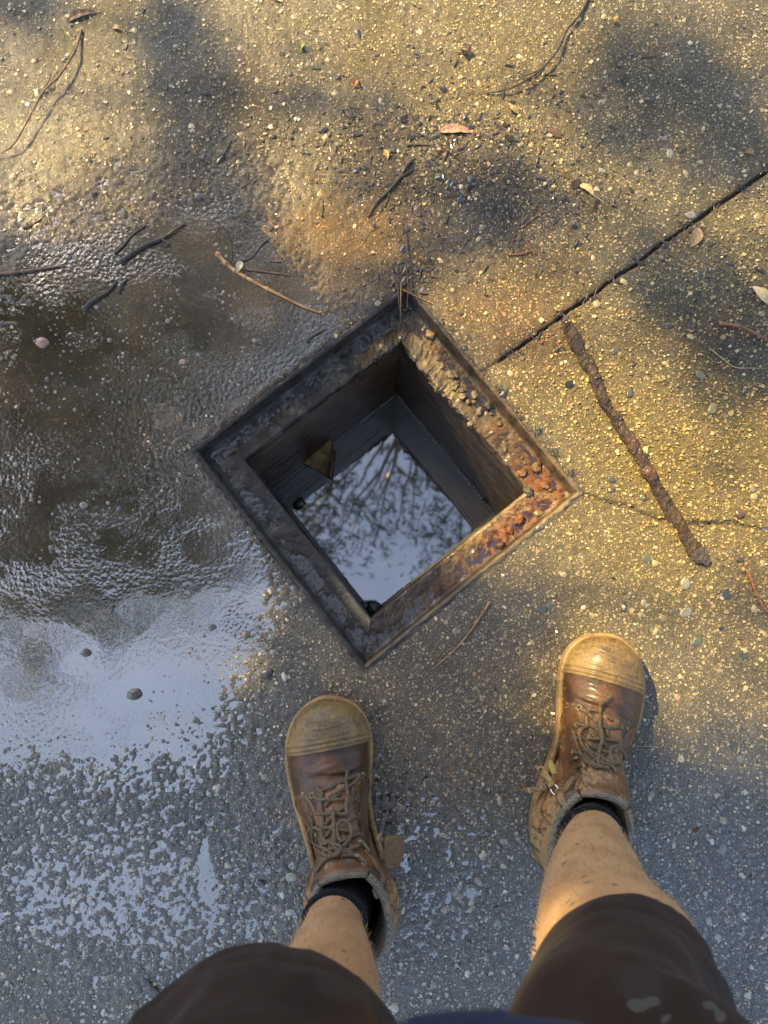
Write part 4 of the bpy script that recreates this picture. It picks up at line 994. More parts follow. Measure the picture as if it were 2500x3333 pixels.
        for (fa, fb) in ((lambda t: .035 + 0 * t, lambda t: .06 + .85 * t), (lambda t: .035 + .93 * t, lambda t: .055 + 0 * t), (lambda t: .035 + .93 * t, lambda t: .24 + 0 * t)):
            t_ = np.linspace(0, 1, 150); A_, B_ = fa(t_), fb(t_); s_1, q_1 = sf(A_, B_), qf(A_, B_); pp = boot_surf(s_1, q_1, side) + nrm_surf(s_1, q_1, side) * .0046
            stc.append(tube_np(pp, .00055 * (1 + .8 * np.sign(np.sin(t_ * 260))), 5))
        V_, F_ = join_np(stc); part('stitching', V_, F_, MLACE, kind='stuff')
        # heel counter
        def sf2(A, B): return .74 + .09 * np.abs(B - .5) ** 2 + (.95 - .74) * A
        def qf2(A, B): return .47 + .15 * (1 - A) * (1 - B) + (1.0 - .47 - .15 * (1 - A) * (1 - B)) * B
        p, f, _ = patch(sf2, qf2, side, .0050, 30, 30, extra=lambda A, B, s, q, p: .0012 * fbm(p[..., 0] * 1.5, p[..., 1] * 1.5, p[..., 2] * .4, sc=60, octv=3, seed=315))
        part('heel_counter', p, f, MHEEL, mud=.10 + .35 * fbm(p[:, 0] * 1.5, p[:, 1] * 3, p[:, 2] * .3, sc=70, octv=3, seed=31))
    # throat gusset + tongue
    tc = catmull([(.212, .0885, .016), (.200, .096, .021), (.182, .108, .024), (.165, .120, .026), (.153, .1315, .029), (.144, .143, .033), (.137, .153, .036), (.131, .160, .035), (.126, .163, .030)], 60)
    arc = np.linspace(-1, 1, 25); V = []
    tn = np.gradient(tc[:, :2], axis=0); tn /= np.linalg.norm(tn, axis=1)[:, None]
    for i in range(60):
        t = i / 59; ny_, nz_ = -(-tn[i, 1]), -tn[i, 0]
        ny_, nz_ = tn[i, 1], -tn[i, 0]
        curve = .30 + .55 * t
        for ar in arc:
            x = tc[i, 2] * math.sin(ar * 1.25) / math.sin(1.25); dd = tc[i, 2] * curve * (1 - math.cos(ar * 1.25)) ; puff = .0035 * t * math.cos(ar * math.pi / 2) + .0015 * math.sin(t * 14)
            V.append((x, tc[i, 0] + ny_ * (puff + .002 - dd), tc[i, 1] + nz_ * (puff + .002 - dd)))
    V = np.array(V); part('tongue', V, gridf(60, 25)[:, ::-1], MLEA2, mud=(.14 if mir > 0 else .02) + .10 * np.repeat(np.linspace(0, 1, 60), 25) + .1 * vnoise(V[:, 0] * 60, V[:, 1] * 60))
    # padded mesh edge of the tongue, curling back inside
    top = V.reshape(60, 25, 3)[-1]; lay = [top]
    for k, (dy, dz) in enumerate([(-.003, .0012), (-.0065, -.001), (-.0085, -.006), (-.0085, -.013), (-.006, -.024), (-.003, -.04)]): lay.append(top * np.array([.97 - .03 * k, 1, 1]) + np.array([0, dy, dz]))
    part('tongue_lining', np.concatenate(lay), gridf(len(lay), 25)[:, ::-1], MLIN)
    # padded collar roll round the back of the opening
    for side in (-1, 1):
        q = np.linspace(.20, 1.0, 60); p = boot_surf(np.full(60, 1.0), q, side)
        p[:, 2] += .002 + .010 * sstep(.5, .2, q) * 0; p[:, 0] += side * .001
        V, f, t = tube_np(p, .0050, 14); part('collar_roll', V, [f, t], MLIN)
    bt_inv = Matrix.Translation((b['heel'][0], b['heel'][1], .0045)) @ Matrix.Rotation(b['rz'], 4, 'Z'); inv = bt_inv.inverted()
    return bt, part, bt_inv, inv

def bvh_of(bt, Mw):
    Vs, Fs, o = [], [], 0
    for ch in bt.children:
        if ch.name.split('.')[0] in ('upper', 'toe_cap', 'quarter', 'heel_counter', 'tongue', 'sole'):
            me = ch.data; Vs += [Mw @ v.co for v in me.vertices]; Fs += [[i + o for i in p.vertices] for p in me.polygons]; o = len(Vs)
    return BVHTree.FromPolygons(Vs, Fs)

def trace(bvh, pts, off, n=None, smooth=3):
    """follow a line seen in the photo over the boot's real surface; returns world points"""
    q = np.array(pts, float); n = n or max(8, len(q) * 8); q = catmull(q, n); out = []
    for u, v in q:
        r = Vector(ray(u, v)); loc, nor, i, d = bvh.ray_cast(Vector((0, 0, H)), r)
        if loc is None: continue
        if nor.dot(r) > 0: nor = -nor
        out.append(np.array(loc + nor * 0 - r * off))
    out = np.array(out)
    if len(out) < 4: return None
    z = out.copy()
    for _ in range(smooth): z[1:-1] = (z[:-2] + 2 * z[1:-1] + z[2:]) / 4
    return z

def finish_boot(b, bt, Mw, inv, laces, eyelets, hooks, rivets, lr=.0023):
    bvh = bvh_of(bt, Mw); Mi = np.array(inv)
    def loc(V): return (np.asarray(V) @ Mi[:3, :3].T) + Mi[:3, 3]
    for pts, off in laces:
        w = trace(bvh, pts, off)
        if w is None: continue
        n = len(w); arch = np.sin(np.linspace(0, math.pi, n)) * .0018; w[:, 2] += arch
        V, f, t = tube_np(loc(w), lr, 8, .62); o = mesh_np('lace', V, [f, t], MLACE, parent=bt)
    def spot(u, v):
        r = Vector(ray(u, v)); l_, nor, i, d = bvh.ray_cast(Vector((0, 0, H)), r)
        if l_ is None: return None
        if nor.dot(r) > 0: nor = -nor
        return np.array(l_), np.array(nor)
    for (u, v) in eyelets:
        s = spot(u, v)
        if s is None: continue
        c, nn = s; a = np.cross(nn, [0, 0, 1.0]); a /= np.linalg.norm(a) + 1e-9; e = np.cross(nn, a)
        th = np.linspace(0, 2 * math.pi, 19)[:-1]; ring = c + nn * .0008 + .0034 * (np.cos(th)[:, None] * a + np.sin(th)[:, None] * e)
        ph = np.linspace(0, 2 * math.pi, 7)[:-1]; dirv = (ring - c - nn * .0008) / .0034
        V = ring[:, None] + .0011 * (np.cos(ph)[None, :, None] * dirv[:, None] + np.sin(ph)[None, :, None] * nn)
        mesh_np('eyelet', loc(V.reshape(-1, 3)), gridf(18, 6, True, True), MMETAL, parent=bt)
    for (u, v) in rivets:
        s = spot(u, v)
        if s is None: continue
        c, nn = s; V, q, t = ball((0, 0, 0), .0030); V = V + 0; V = V - np.outer(V @ nn, nn) * .55 + c
        mesh_np('rivet', loc(V), t, MMETAL, parent=bt)
    for (u0, v0, u1, v1) in hooks:
        s0, s1 = spot(u0, v0), spot(u1, v1)
        if s0 is None or s1 is None: continue
        c0, n0 = s0; c1, n1 = s1; mid = (c0 + c1) / 2 + n0 * .004
        w = catmull([c1 + n1 * .0005, c1 + n1 * .002, mid, c0 + n0 * .0042, c0 + n0 * .0012 + (c0 - c1) * .12], 20)
        V, f, t = tube_np(loc(w), np.interp(np.linspace(0, 1, 20), [0, .3, 1], [.0034, .0028, .0024]), 10, .45)
        mesh_np('lace_hook', V, [f, t], MMETAL, parent=bt)
        V, q, t = ball((0, 0, 0), .0036); V = V - np.outer(V @ n1, n1) * .7 + c1; mesh_np('hook_base', loc(V), t, MMETAL, parent=bt)
    return bvh, loc, spot

btR, partR, MR, invR = make_boot(BOOTR, 'boot on the right with a zip puller on its inner side')
btL, partL, ML, invL = make_boot(BOOTL, 'boot on the left with a fuzzy tan flap on its inner side')
c4 = lambda pts: [(1800 + x * .18083, 2240 + y * .18083) for x, y in pts]
c1 = lambda pts: [(850 + x * .4068, 2200 + y * .4068) for x, y in pts]
LR = [([(480, 362), (600, 430), (700, 520), (820, 620)], .003), ([(660, 390), (800, 400), (950, 480), (1085, 585)], .0025), ([(640, 690), (880, 690), (1000, 705), (1230, 700)], .004),
      ([(430, 640), (520, 660), (640, 690)], .003), ([(610, 760), (700, 820), (800, 910)], .003), ([(620, 910), (760, 905), (900, 915), (1050, 930), (1185, 965)], .004), ([(380, 900), (480, 890), (620, 910)], .003),
      ([(540, 890), (620, 960), (700, 1030), (820, 1110)], .003), ([(600, 1150), (700, 1210), (790, 1265)], .004), ([(900, 930), (960, 1050), (1005, 1130)], .003), ([(870, 1120), (960, 1140), (1010, 1180)], .005),
      ([(900, 560), (950, 700), (1000, 870)], .002), ([(380, 1150), (500, 1180), (700, 1300)], .003),
      ([(1060, 135), (960, 200), (870, 262), (848, 320), (845, 500), (840, 680), (872, 800), (885, 950), (840, 1060), (820, 1200), (810, 1350)], .009),
      ([(740, 1195), (600, 1110), (520, 1000), (490, 850), (530, 730), (620, 675), (720, 685), (800, 750), (870, 860), (880, 960)], .008),
      ([(385, 820), (415, 950), (460, 1080), (520, 1200), (600, 1300), (700, 1350), (800, 1375)], .007),
      ([(1100, 1390), (1045, 1250), (1020, 1130), (1060, 1060), (1150, 1040), (1230, 1100), (1290, 1220), (1270, 1310), (1180, 1345), (1090, 1340)], .008),
      ([(690, 1340), (780, 1280), (880, 1320), (880, 1390), (770, 1400), (690, 1340)], .007), ([(830, 1180), (900, 1260), (1000, 1320), (1100, 1360)], .007), ([(900, 1290), (820, 1350), (760, 1370), (700, 1320)], .009),
      ([(880, 1340), (1000, 1370), (1090, 1430), (1150, 1510)], .004), ([(640, 1350), (760, 1400), (900, 1410), (1010, 1440)], .005), ([(500, 1250), (600, 1330), (720, 1370)], .004)]
LL = [([(488, 915), (600, 870), (690, 825), (765, 800)], .004), ([(540, 970), (620, 920), (700, 880), (778, 830)], .004), ([(415, 960), (470, 985), (560, 985), (672, 990)], .004),
      ([(510, 1045), (560, 985), (640, 940)], .0025), ([(640, 1062), (690, 1020), (765, 980)], .003), ([(425, 1105), (520, 1098), (600, 1100), (690, 1112)], .005), ([(515, 1195), (560, 1130), (610, 1085), (690, 1035)], .003),
      ([(570, 1045), (580, 1150), (585, 1300), (578, 1390)], .009), ([(692, 758), (680, 850), (692, 950), (680, 1040), (688, 1110)], .006), ([(490, 930), (480, 1040), (500, 1200)], .0025), ([(440, 890), (475, 920), (495, 960)], .0025),
      ([(600, 1400), (690, 1330), (722, 1250), (700, 1175), (650, 1155), (610, 1200), (612, 1280), (645, 1335)], .008), ([(560, 1410), (450, 1355), (388, 1300), (378, 1240), (425, 1212), (475, 1235), (490, 1300), (525, 1355)], .008),
      ([(390, 1125), (412, 1190), (410, 1280), (440, 1370), (475, 1425)], .006), ([(780, 1125), (725, 1135), (690, 1180)], .003), ([(800, 1265), (740, 1272), (660, 1320), (590, 1370)], .004), ([(790, 1345), (700, 1388), (600, 1405)], .005),
      ([(735, 1410), (640, 1405), (585, 1435)], .005), ([(470, 1380), (520, 1325), (590, 1350), (600, 1420), (540, 1440), (475, 1415)], .007), ([(590, 1430), (500, 1478), (440, 1565)], .003), ([(495, 1215), (560, 1212), (640, 1230), (705, 1245)], .004),
      ([(520, 1290), (560, 1230), (600, 1200)], .003), ([(560, 1340), (640, 1370), (600, 1430), (540, 1400), (560, 1340)], .010), ([(640, 1440), (720, 1425), (790, 1450)], .003), ([(690, 1345), (750, 1370), (800, 1340)], .004), ([(500, 1410), (560, 1380), (640, 1395)], .009)]
bvR, locR, spR = finish_boot(BOOTR, btR, MR, invR, [(c4(p), o) for p, o in LR], c4([(482, 360), (432, 655), (378, 915), (380, 1150), (1205, 690)]), [(*c4([(470, 1280)])[0], *c4([(370, 1330)])[0]), (*c4([(560, 1435)])[0], *c4([(440, 1455)])[0])], c4([(255, 285), (1345, 728)]))
bvL, locL, spL = finish_boot(BOOTL, btL, ML, invL, [(c1(p), o) for p, o in LL], c1([(412, 960), (765, 808), (768, 985), (778, 1118), (805, 1265), (440, 1265)]), [(*c1([(785, 1345)])[0], *c1([(842, 1400)])[0]), (*c1([(760, 1455)])[0], *c1([(822, 1498)])[0])], c1([(330, 940), (815, 780)]))

# socks
MSK = MSOCK
for nm, leg in (('sock', legR), ('sock', legL)):
    r = [(c[0], c[1], c[2], c[3] + .0035, c[4] + .0035) for c in leg[:3]]
    r = [r[0], r[1], (r[2][0], r[2][1], .168, r[2][3], r[2][4]), (r[2][0], r[2][1], .1745, r[2][3] + .0006, r[2][4] + .0006), (r[2][0], r[2][1], .1765, r[2][3] - .004, r[2][4] - .004)]
    q = catmull(np.array(r), 60); a = np.linspace(0, 2 * math.pi, 160, endpoint=False)
    rib = .0007 * np.sin(a * 40)[None] + .0012 * fbm(np.cos(a)[None] * 2 + 0 * q[:, 2:3], np.sin(a)[None] * 2 + 0 * q[:, 2:3], q[:, 2:3] * 30 + 0 * a[None], sc=1.2, octv=3, seed=5)
    V = np.stack([q[:, 0:1] + (q[:, 3:4] + rib) * np.cos(a), q[:, 1:2] + (q[:, 4:5] + rib) * np.sin(a), q[:, 2:3] + 0 * a[None]], -1)
    o = mesh_np(nm, V.reshape(-1, 3), gridf(60, 160, wrap_m=True), MSK, parent=person); pin(o)

# zip hardware, right boot
def slab_px(name, corners, zc, th, mat, bt, loc, hole=None, n=6, z2=None):
    """flat tag: corner pixels at heights zc.. -> solid plate of thickness th"""
    zs_ = zc if hasattr(zc, '__len__') else [zc] * len(corners)
    top = np.array([P(u, v, z) for (u, v), z in zip(corners, zs_)]); c = top.mean(0); e1 = top[1] - top[0]; nn = np.cross(top[1] - top[0], top[2] - top[1]); nn /= np.linalg.norm(nn)
    if nn[2] < 0: nn = -nn
    k = len(top); bm = bmesh.new(); vt = [bm.verts.new(Vector(loc(p[None])[0])) for p in top]; vb = [bm.verts.new(Vector(loc((p - nn * th)[None])[0])) for p in top]
    if hole is None:
        bm.faces.new(vt); bm.faces.new(vb[::-1])
    else:
        hz = np.array([P(u, v, z) for (u, v), z in zip(hole, [zs_[0]] * len(hole))])
        ht = [bm.verts.new(Vector(loc(p[None])[0])) for p in hz]; hb = [bm.verts.new(Vector(loc((p - nn * th)[None])[0])) for p in hz]
        for i in range(k):
            j = (i + 1) % k; bm.faces.new((vt[i], vt[j], ht[j], ht[i])); bm.faces.new((vb[j], vb[i], hb[i], hb[j])); bm.faces.new((ht[i], ht[j], hb[j], hb[i]))
    for i in range(k):
        j = (i + 1) % k; bm.faces.new((vt[j], vt[i], vb[i], vb[j]))
    bmesh.ops.recalc_face_normals(bm, faces=bm.faces); bmesh.ops.bevel(bm, geom=[e for e in bm.edges], offset=th * .25, segments=2, affect='EDGES')
    me = bpy.data.meshes.new(name); bm.to_mesh(me); bm.free(); me.materials.append(mat); o = link(name, me, bt); return o
d1 = lambda x, y: (1680 + x * .13262, 2440 + y * .13262)
ov = [d1(*p) for p in [(510, 440), (620, 390), (700, 430), (950, 830), (820, 950), (700, 790), (520, 560)]]
hv = [d1(*p) for p in [(560, 470), (620, 440), (665, 470), (690, 540), (640, 605), (600, 570), (560, 520)]]
zp = slab_px('zip_puller', ov, .118, .0026, MZIP, btR, locR, hole=hv)
slab_px('zip_slider', [d1(*p) for p in [(970, 980), (1140, 930), (1290, 1010), (1280, 1200), (1180, 1320), (1050, 1280), (980, 1130)]], .128, .008, MZIP, btR, locR)
slab_px('zip_slider_bridge', [d1(*p) for p in [(1090, 950), (1150, 940), (1170, 1100), (1090, 1230), (1040, 1200), (1110, 1080)]], .132, .003, MZIP, btR, locR)
for pts in ([(950, 850), (1020, 930), (1060, 1020)], [(845, 965), (900, 1070), (990, 1110)]):
    w = catmull([P(*d1(*q), .119 + .004 * i) for i, q in enumerate(pts)], 14); V, f, t = tube_np(locR(w), .0008, 8); mesh_np('puller_ring', V, [f, t], MWIRE, parent=btR)
# leather tail, boot loop
def strip(name, pts, zlist, wpx, th, mat, bt, loc):
    c = catmull(np.array([[*P(u, v, z)] for (u, v), z in zip(pts, zlist)]), 30); w = np.interp(np.linspace(0, 1, 30), np.linspace(0, 1, len(wpx)), wpx) / 2500.
    V, f, t = tube_np(loc(c), w / 2 * 1.0, 14, flat=th / (np.mean(w)) ); return mesh_np(name, V, [f, t], mat, parent=bt)
strip('leather_tail', [d1(40, 890), d1(180, 970), d1(350, 1000), d1(560, 960), d1(760, 900)], [.088, .086, .088, .094, .100], [10, 16, 18, 20, 24], .004, MHEEL, btR, locR)
strip('pull_loop', [d1(830, 260), d1(880, 400), d1(940, 600)], [.094, .100, .106], [10, 22, 18], .003, simple('yellow webbing', (.30, .22, .05), (.42, .32, .09), 300, bscale=900, bstr=1), btR, locR)
# lettering on the puller and on the cap
def text_on(bt, Mw, s, origin, xdir, ydir, size, mat, inv):
    cu = bpy.data.curves.new('lettering', 'FONT'); cu.body = s; cu.size = size; cu.extrude = .0003
    tmp = bpy.data.objects.new('tmp', cu); COL.objects.link(tmp); dg = bpy.context.evaluated_depsgraph_get()
    me = bpy.data.meshes.new_from_object(tmp.evaluated_get(dg)); bpy.data.objects.remove(tmp)
    X_, Y_ = Vector(xdir).normalized(), Vector(ydir).normalized(); Z_ = X_.cross(Y_)
    M = Matrix.Translation(Vector(origin)) @ Matrix((X_, Y_, Z_)).transposed().to_4x4(); me.transform(inv @ M); me.name = 'lettering'
    me.materials.clear(); me.materials.append(mat); return link('lettering', me, bt)
MDK = simple('dark letter dirt', (.05, .035, .02), (.08, .05, .03), 100)
oA, oB = P(*d1(850, 790), .1184), P(*d1(690, 600), .1184)
xd = oB - oA; text_on(btR, MR, 'OLIVER', oA - np.array([xd[1], -xd[0], 0]) * .22, xd, (-xd[1], xd[0], 0), .0075, MDK, invR)
s0, s1 = spR(2076, 2213), spR(2072, 2172)
if s0 and s1:
    xd = s1[0] - s0[0]; nn = s0[1]; yd = np.cross(nn, xd); text_on(btR, MR, 'STEEL', s0[0] + nn * .0006, xd, yd, .0062, MCAP, invR)
# left boot: fuzzy flap, zip slider and its ring
fl = [(1250, 2733), (1262, 2722), (1300, 2722), (1316, 2738), (1313, 2790), (1296, 2818), (1262, 2838), (1248, 2846)]
def puffy(name, poly, z0, z1, th, mat, bt, loc, rough=.002):
    poly = np.array(poly, float); c = poly.mean(0); q = catmull(np.concatenate([poly, poly[:1]]), 49)[:-1]; rings = []
    us = c[0]; um = np.ptp(poly[:, 0]) / 2
    for s_ in np.linspace(0, 1, 12):
        row = []
        for p in q:
            w = c + (p - c) * s_; z = z0 + (z1 - z0) * (w[0] - poly[:, 0].min()) / (2 * um) + th * math.sqrt(max(0, 1 - s_ ** 3))
            row.append(P(w[0], w[1], z))
        rings.append(row)
    V = np.array(rings).reshape(-1, 3); n_ = len(V); V[:, 2] += rough * fbm(V[:, 0], V[:, 1], sc=200, octv=3, seed=3) ; V2 = V.copy(); V2[:, 2] -= th * 1.2
    g_ = gridf(12, 48, wrap_m=True); e = np.arange(48); rim = np.stack([528 + e, 528 + (e + 1) % 48, n_ + 528 + (e + 1) % 48, n_ + 528 + e], 1)
    return mesh_np(name, loc(np.concatenate([V, V2])), [np.concatenate([g_, (g_ + n_)[:, ::-1], rim])], mat, parent=bt)
puffy('fuzzy_flap', fl, .100, .075, .005, MFUZZ, btL, locL, .0016)
e1_ = lambda x, y: (950 + x * .217, 2640 + y * .217)
puffy('flap_leather', [e1_(1400, 750), e1_(1560, 790), e1_(1600, 800), e1_(1480, 890), e1_(1370, 980), e1_(1330, 970)], .106, .085, .0025, MLEA2, btL, locL, .0006)
slab_px('zip_slider', [e1_(*p) for p in [(1190, 1180), (1270, 1130), (1340, 1230), (1300, 1330), (1240, 1320), (1220, 1240)]], .125, .006, MZIP, btL, locL)
slab_px('zip_slider_bridge', [e1_(*p) for p in [(1290, 1050), (1370, 1010), (1390, 1090), (1330, 1160)]], .118, .004, MZIP, btL, locL)
w = catmull([P(*e1_(*q), .124) for q in [(1340, 1140), (1310, 1090), (1330, 1040), (1360, 1030)]], 14); V, f, t = tube_np(locL(w), .0008, 8); mesh_np('puller_ring', V, [f, t], MWIRE, parent=btL)
w = catmull([P(*e1_(*q), .118) for q in [(225, 970), (250, 960), (290, 1020), (300, 1080), (270, 1110), (235, 1050), (225, 970)]], 30); V, f, t = tube_np(locL(w), .0014, 8); mesh_np('d_ring', V, [f, t], MMETAL, parent=btL)
strip('pull_loop', [e1_(1280, 440), e1_(1320, 380), e1_(1350, 340)], [.098, .096, .093], [14, 14, 10], .003, MHEEL, btL, locL)

# the phone, lens at its upper left seen from behind
MPH = simple('black glass', (.01, .01, .012), (.015, .015, .018), 30, rough=.08, bstr=.0)
bm = bmesh.new(); bmesh.ops.create_cube(bm, size=1); bmesh.ops.scale(bm, vec=(.072, .148, .008), verts=bm.verts)
bmesh.ops.bevel(bm, geom=[e for e in bm.edges if abs(e.verts[0].co.z - e.verts[1].co.z) > .001], offset=.011, segments=5, affect='EDGES')
bmesh.ops.bevel(bm, geom=[e for e in bm.edges if abs(e.verts[0].co.z - e.verts[1].co.z) < .0001 and len(e.link_faces) == 2 and e.calc_face_angle(0) > .8], offset=.0015, segments=2, affect='EDGES')
me = bpy.data.meshes.new('phone'); bm.to_mesh(me); bm.free(); me.materials.append(MPH)
ph = link('phone', me); ph.location = (-.022, -.060, H + .0085); tag(ph, 'black phone held level in both hands above the pit, mirrored in its water', 'phone')
for i, (x, y) in enumerate([(.0, .058), (-.0, .036)]):
    pass
#NEXT2
# ------------------------------------------------------------------ sticks, leaves, pebbles
def stick_mat(name, c1, c2, rough=.5, coat=.3):
    return simple(name, c1, c2, 90, rough=rough, bscale=500, bstr=.6, bdist=.0008, coat=coat)
MST = {'tan': stick_mat('wet tan twig', (.16, .085, .035), (.34, .19, .08)), 'dark': stick_mat('black wet twig', (.02, .014, .010), (.05, .032, .02)), 'brown': stick_mat('brown twig', (.06, .035, .018), (.14, .08, .04)),
       'straw': stick_mat('straw', (.34, .28, .15), (.5, .42, .24)), 'red': stick_mat('reddish twig', (.16, .06, .025), (.26, .10, .04))}
def gsurf(x, y):
    h = base_h(np.array([x]), np.array([y]))[0]; return max(float(h) + .0006, .0002)
def stick(pts, wpx, mat, label, group=None, lift=0.0, forks=(), cat='twig', zs=None):
    def path(pp, zlist=None, lft=0.0):
        q = catmull(np.array(pp, float), len(pp) * 12); out = []
        for i, (u, v) in enumerate(q):
            p = P(u, v, .003); t = i / (len(q) - 1)
            a, b = pit_ab(p[0], p[1])
            z = gsurf(p[0], p[1]) if max(abs(a), abs(b)) > HOLE - .002 else .004
            if zlist is not None: z = np.interp(t, np.linspace(0, 1, len(zlist)), zlist)
            z += lft * math.sin(t * math.pi) + wpx / 2300 * .4
            p = P(u, v, z); out.append(p)
        w = np.array(out); z = w[:, 2].copy()
        for _ in range(6): z[1:-1] = (z[:-2] + 2 * z[1:-1] + z[2:]) / 4
        w[:, 2] = z; return w
    w = path(pts, zs, lift); n = len(w); t = np.linspace(0, 1, n)
    r = wpx / 2300 / 2 * (1 - .55 * t) * (1 + .22 * vnoise(t * n * .35, t * 0 + pts[0][0], seed=3))
    parts = [tube_np(w, r, 8)]
    for i_ in range(2, n - 2, 9):                       # nodes on the twig
        parts.append(ball(w[i_], r[i_] * 1.35))
    for fk in forks:
        q = path(fk, None, lift * .5); tt = np.linspace(0, 1, len(q)); parts.append(tube_np(q, wpx / 2300 / 2 * .7 * (1 - .6 * tt), 7))
    V, Fx = join_np(parts); o0 = V.mean(0); o0[2] = 0
    o = mesh_np('twig' if cat == 'twig' else cat.replace(' ', '_'), V - o0, Fx, MST[mat]); o.location = o0
    tag(o, label, cat, group); return o
stick([(265, 98), (250, 150), (234, 183), (190, 250), (139, 301), (90, 390), (45, 467), (0, 499), (-40, 515)], 9, 'brown', 'long thin forked twig casting a shadow at the upper left edge', lift=.014, forks=[[(139, 301), (158, 262), (164, 250)]])
stick([(705, 823), (745, 866), (791, 897), (850, 930), (904, 957), (980, 995), (1044, 1019)], 15, 'tan', 'tan stripped stick half under water just above the pit', cat='stick')
stick([(705, 720), (730, 748), (742, 776), (755, 812), (753, 853)], 8, 'dark', 'short black curved twig in the puddle above the tan stick')
stick([(868, 782), (848, 800), (821, 836), (784, 853)], 8, 'dark', 'hooked black twig in the puddle right of the grey leaf')
stick([(799, 876), (860, 884), (942, 895)], 9, 'brown', 'straight brown twig lying behind the tan stick in the puddle')
stick([(392, 853), (430, 825), (480, 795), (527, 776), (575, 745), (603, 725)], 17, 'dark', 'thick soaked dark stick with forks in the middle of the upper puddle', cat='stick', forks=[[(527, 776), (545, 792), (540, 800)]])
stick([(400, 845), (455, 812), (520, 780), (590, 745)], 7, 'tan', 'thin tan twig lying along the thick soaked dark stick')
stick([(372, 826), (400, 800), (430, 765), (475, 732)], 10, 'dark', 'bent black twig left of the thick soaked stick')
stick([(-20, 892), (60, 886), (120, 876), (211, 864)], 15, 'brown', 'soaked brown stick reaching in at the left edge above the pink pebble', cat='stick')
stick([(273, 1008), (300, 980), (350, 950), (380, 915)], 16, 'dark', 'broad soaked stick under a film of water left of the pit', cat='stick')
stick([(385, 955), (398, 925), (415, 905)], 12, 'dark', 'short fat stick end beside the broad soaked stick')
stick([(75, 745), (110, 728), (150, 700)], 7, 'dark', 'short black twig near the left edge above the soaked brown stick')
stick([(1000, 1110), (1025, 1090), (1060, 1072)], 12, 'dark', 'short soaked twig by the upper left edge of the pit')
stick([(1917, -8), (1885, 50), (1845, 98), (1826, 140), (1808, 173), (1770, 218), (1740, 243), (1700, 268), (1664, 286), (1620, 298), (1582, 303)], 10, 'dark', 'long curved twig at the top edge arching over the dry slab', lift=.010, forks=[[(1770, 218), (1730, 240), (1687, 249)]])
stick([(1325, 760), (1322, 851), (1328, 930), (1325, 1002)], 6, 'dark', 'upright thin black stem crossing the top corner of the pit', lift=.012)
stick([(1306, 925), (1304, 990), (1303, 1056)], 7, 'brown', 'short brown stem hanging into the top corner of the pit', zs=[.006, .004, -.012])
stick([(1300, 937), (1350, 962), (1410, 989)], 6, 'red', 'reddish stem lying across the top corner of the pit')
stick([(1280, 905), (1295, 940), (1298, 990), (1310, 1030)], 5, 'brown', 'thin brown stem leaning beside the reddish one at the pit corner', zs=[.008, .006, -.004, -.016])
stick([(1325, 471), (1370, 470), (1412, 473)], 7, 'brown', 'short straight twig left of the orange berry below the pink leaf')
stick([(1453, 490), (1485, 512), (1514, 537)], 7, 'dark', 'short dark twig right of the orange berry')
stick([(1288, 588), (1310, 560), (1348, 520)], 6, 'brown', 'short twig leading down from the golden leaf')
stick([(1341, 520), (1320, 545), (1300, 580), (1260, 625), (1225, 660), (1198, 706)], 13, 'dark', 'long black crooked stick in the middle of the sunlit slab', cat='stick', forks=[[(1300, 580), (1330, 560), (1350, 548)]])
stick([(1695, 742), (1730, 715), (1770, 686)], 6, 'tan', 'short tan twig right of the orange silt stain')
stick([(1657, 829), (1700, 827), (1732, 817), (1742, 836)], 7, 'red', 'reddish V shaped twig above the joint, left of centre', forks=[[(1732, 817), (1720, 795), (1710, 776)]])
stick([(2341, 1053), (2390, 1058), (2425, 1068), (2486, 1099), (2520, 1118)], 12, 'red', 'reddish curved twig at the right edge under the cream leaf', lift=.004)
stick([(2316, 1138), (2355, 1170), (2392, 1195), (2440, 1198), (2510, 1198)], 3, 'straw', 'fine pale straw with a bend at the right edge')
stick([(2433, 1858), (2450, 1900), (2464, 1937), (2485, 1975), (2515, 2010)], 11, 'red', 'reddish twig at the lower right edge below the bar')
stick([(1594, 1958), (1575, 1990), (1555, 2020), (1520, 2070), (1470, 2125), (1412, 2175)], 9, 'tan', 'curved tan twig between the pit and the right boot')
stick([(915, 2760), (905, 2775), (880, 2800)], 3, 'straw', 'tiny pale straw left of the left boot')
stick([(2140, 2432), (2115, 2430), (2052, 2428)], 3, 'straw', 'pale straw sticking out beside the right boot')
stick([(480, 3190), (500, 3215), (530, 3240)], 10, 'dark', 'short dark twig left of the dark shorts')
for i, (u, v, a, L) in enumerate([(740, 480, 1.1, 28), (810, 590, .7, 36), (1050, 675, 1.5, 30), (1015, 575, 2.3, 26), (1460, 700, 1.2, 30), (2120, 180, .2, 30), (1640, 300, 1.4, 22), (1800, 240, .1, 30), (1220, 2320, .6, 40), (1260, 650, 1.2, 24)]):
    dx, dy = math.cos(a) * L, -math.sin(a) * L
    stick([(u - dx, v - dy), (u, v + 3), (u + dx, v + dy)], 6, ['dark', 'brown'][i % 2],
          ['short black chip of bark in the glittering upper left', 'dark chip of bark below the first one at upper left', 'short thin chip left of the black crooked stick', 'brown chip above the silt stain at upper middle', 'dark thin chip right of the crooked stick',
           'short pale brown chip at the upper right, in tree shade', 'small dark chip beneath the arching twig', 'small brown chip crossing under the arching twig', 'wet dark chip between the pit corner and the left boot', 'brown chip beside the long black crooked stick'][i])

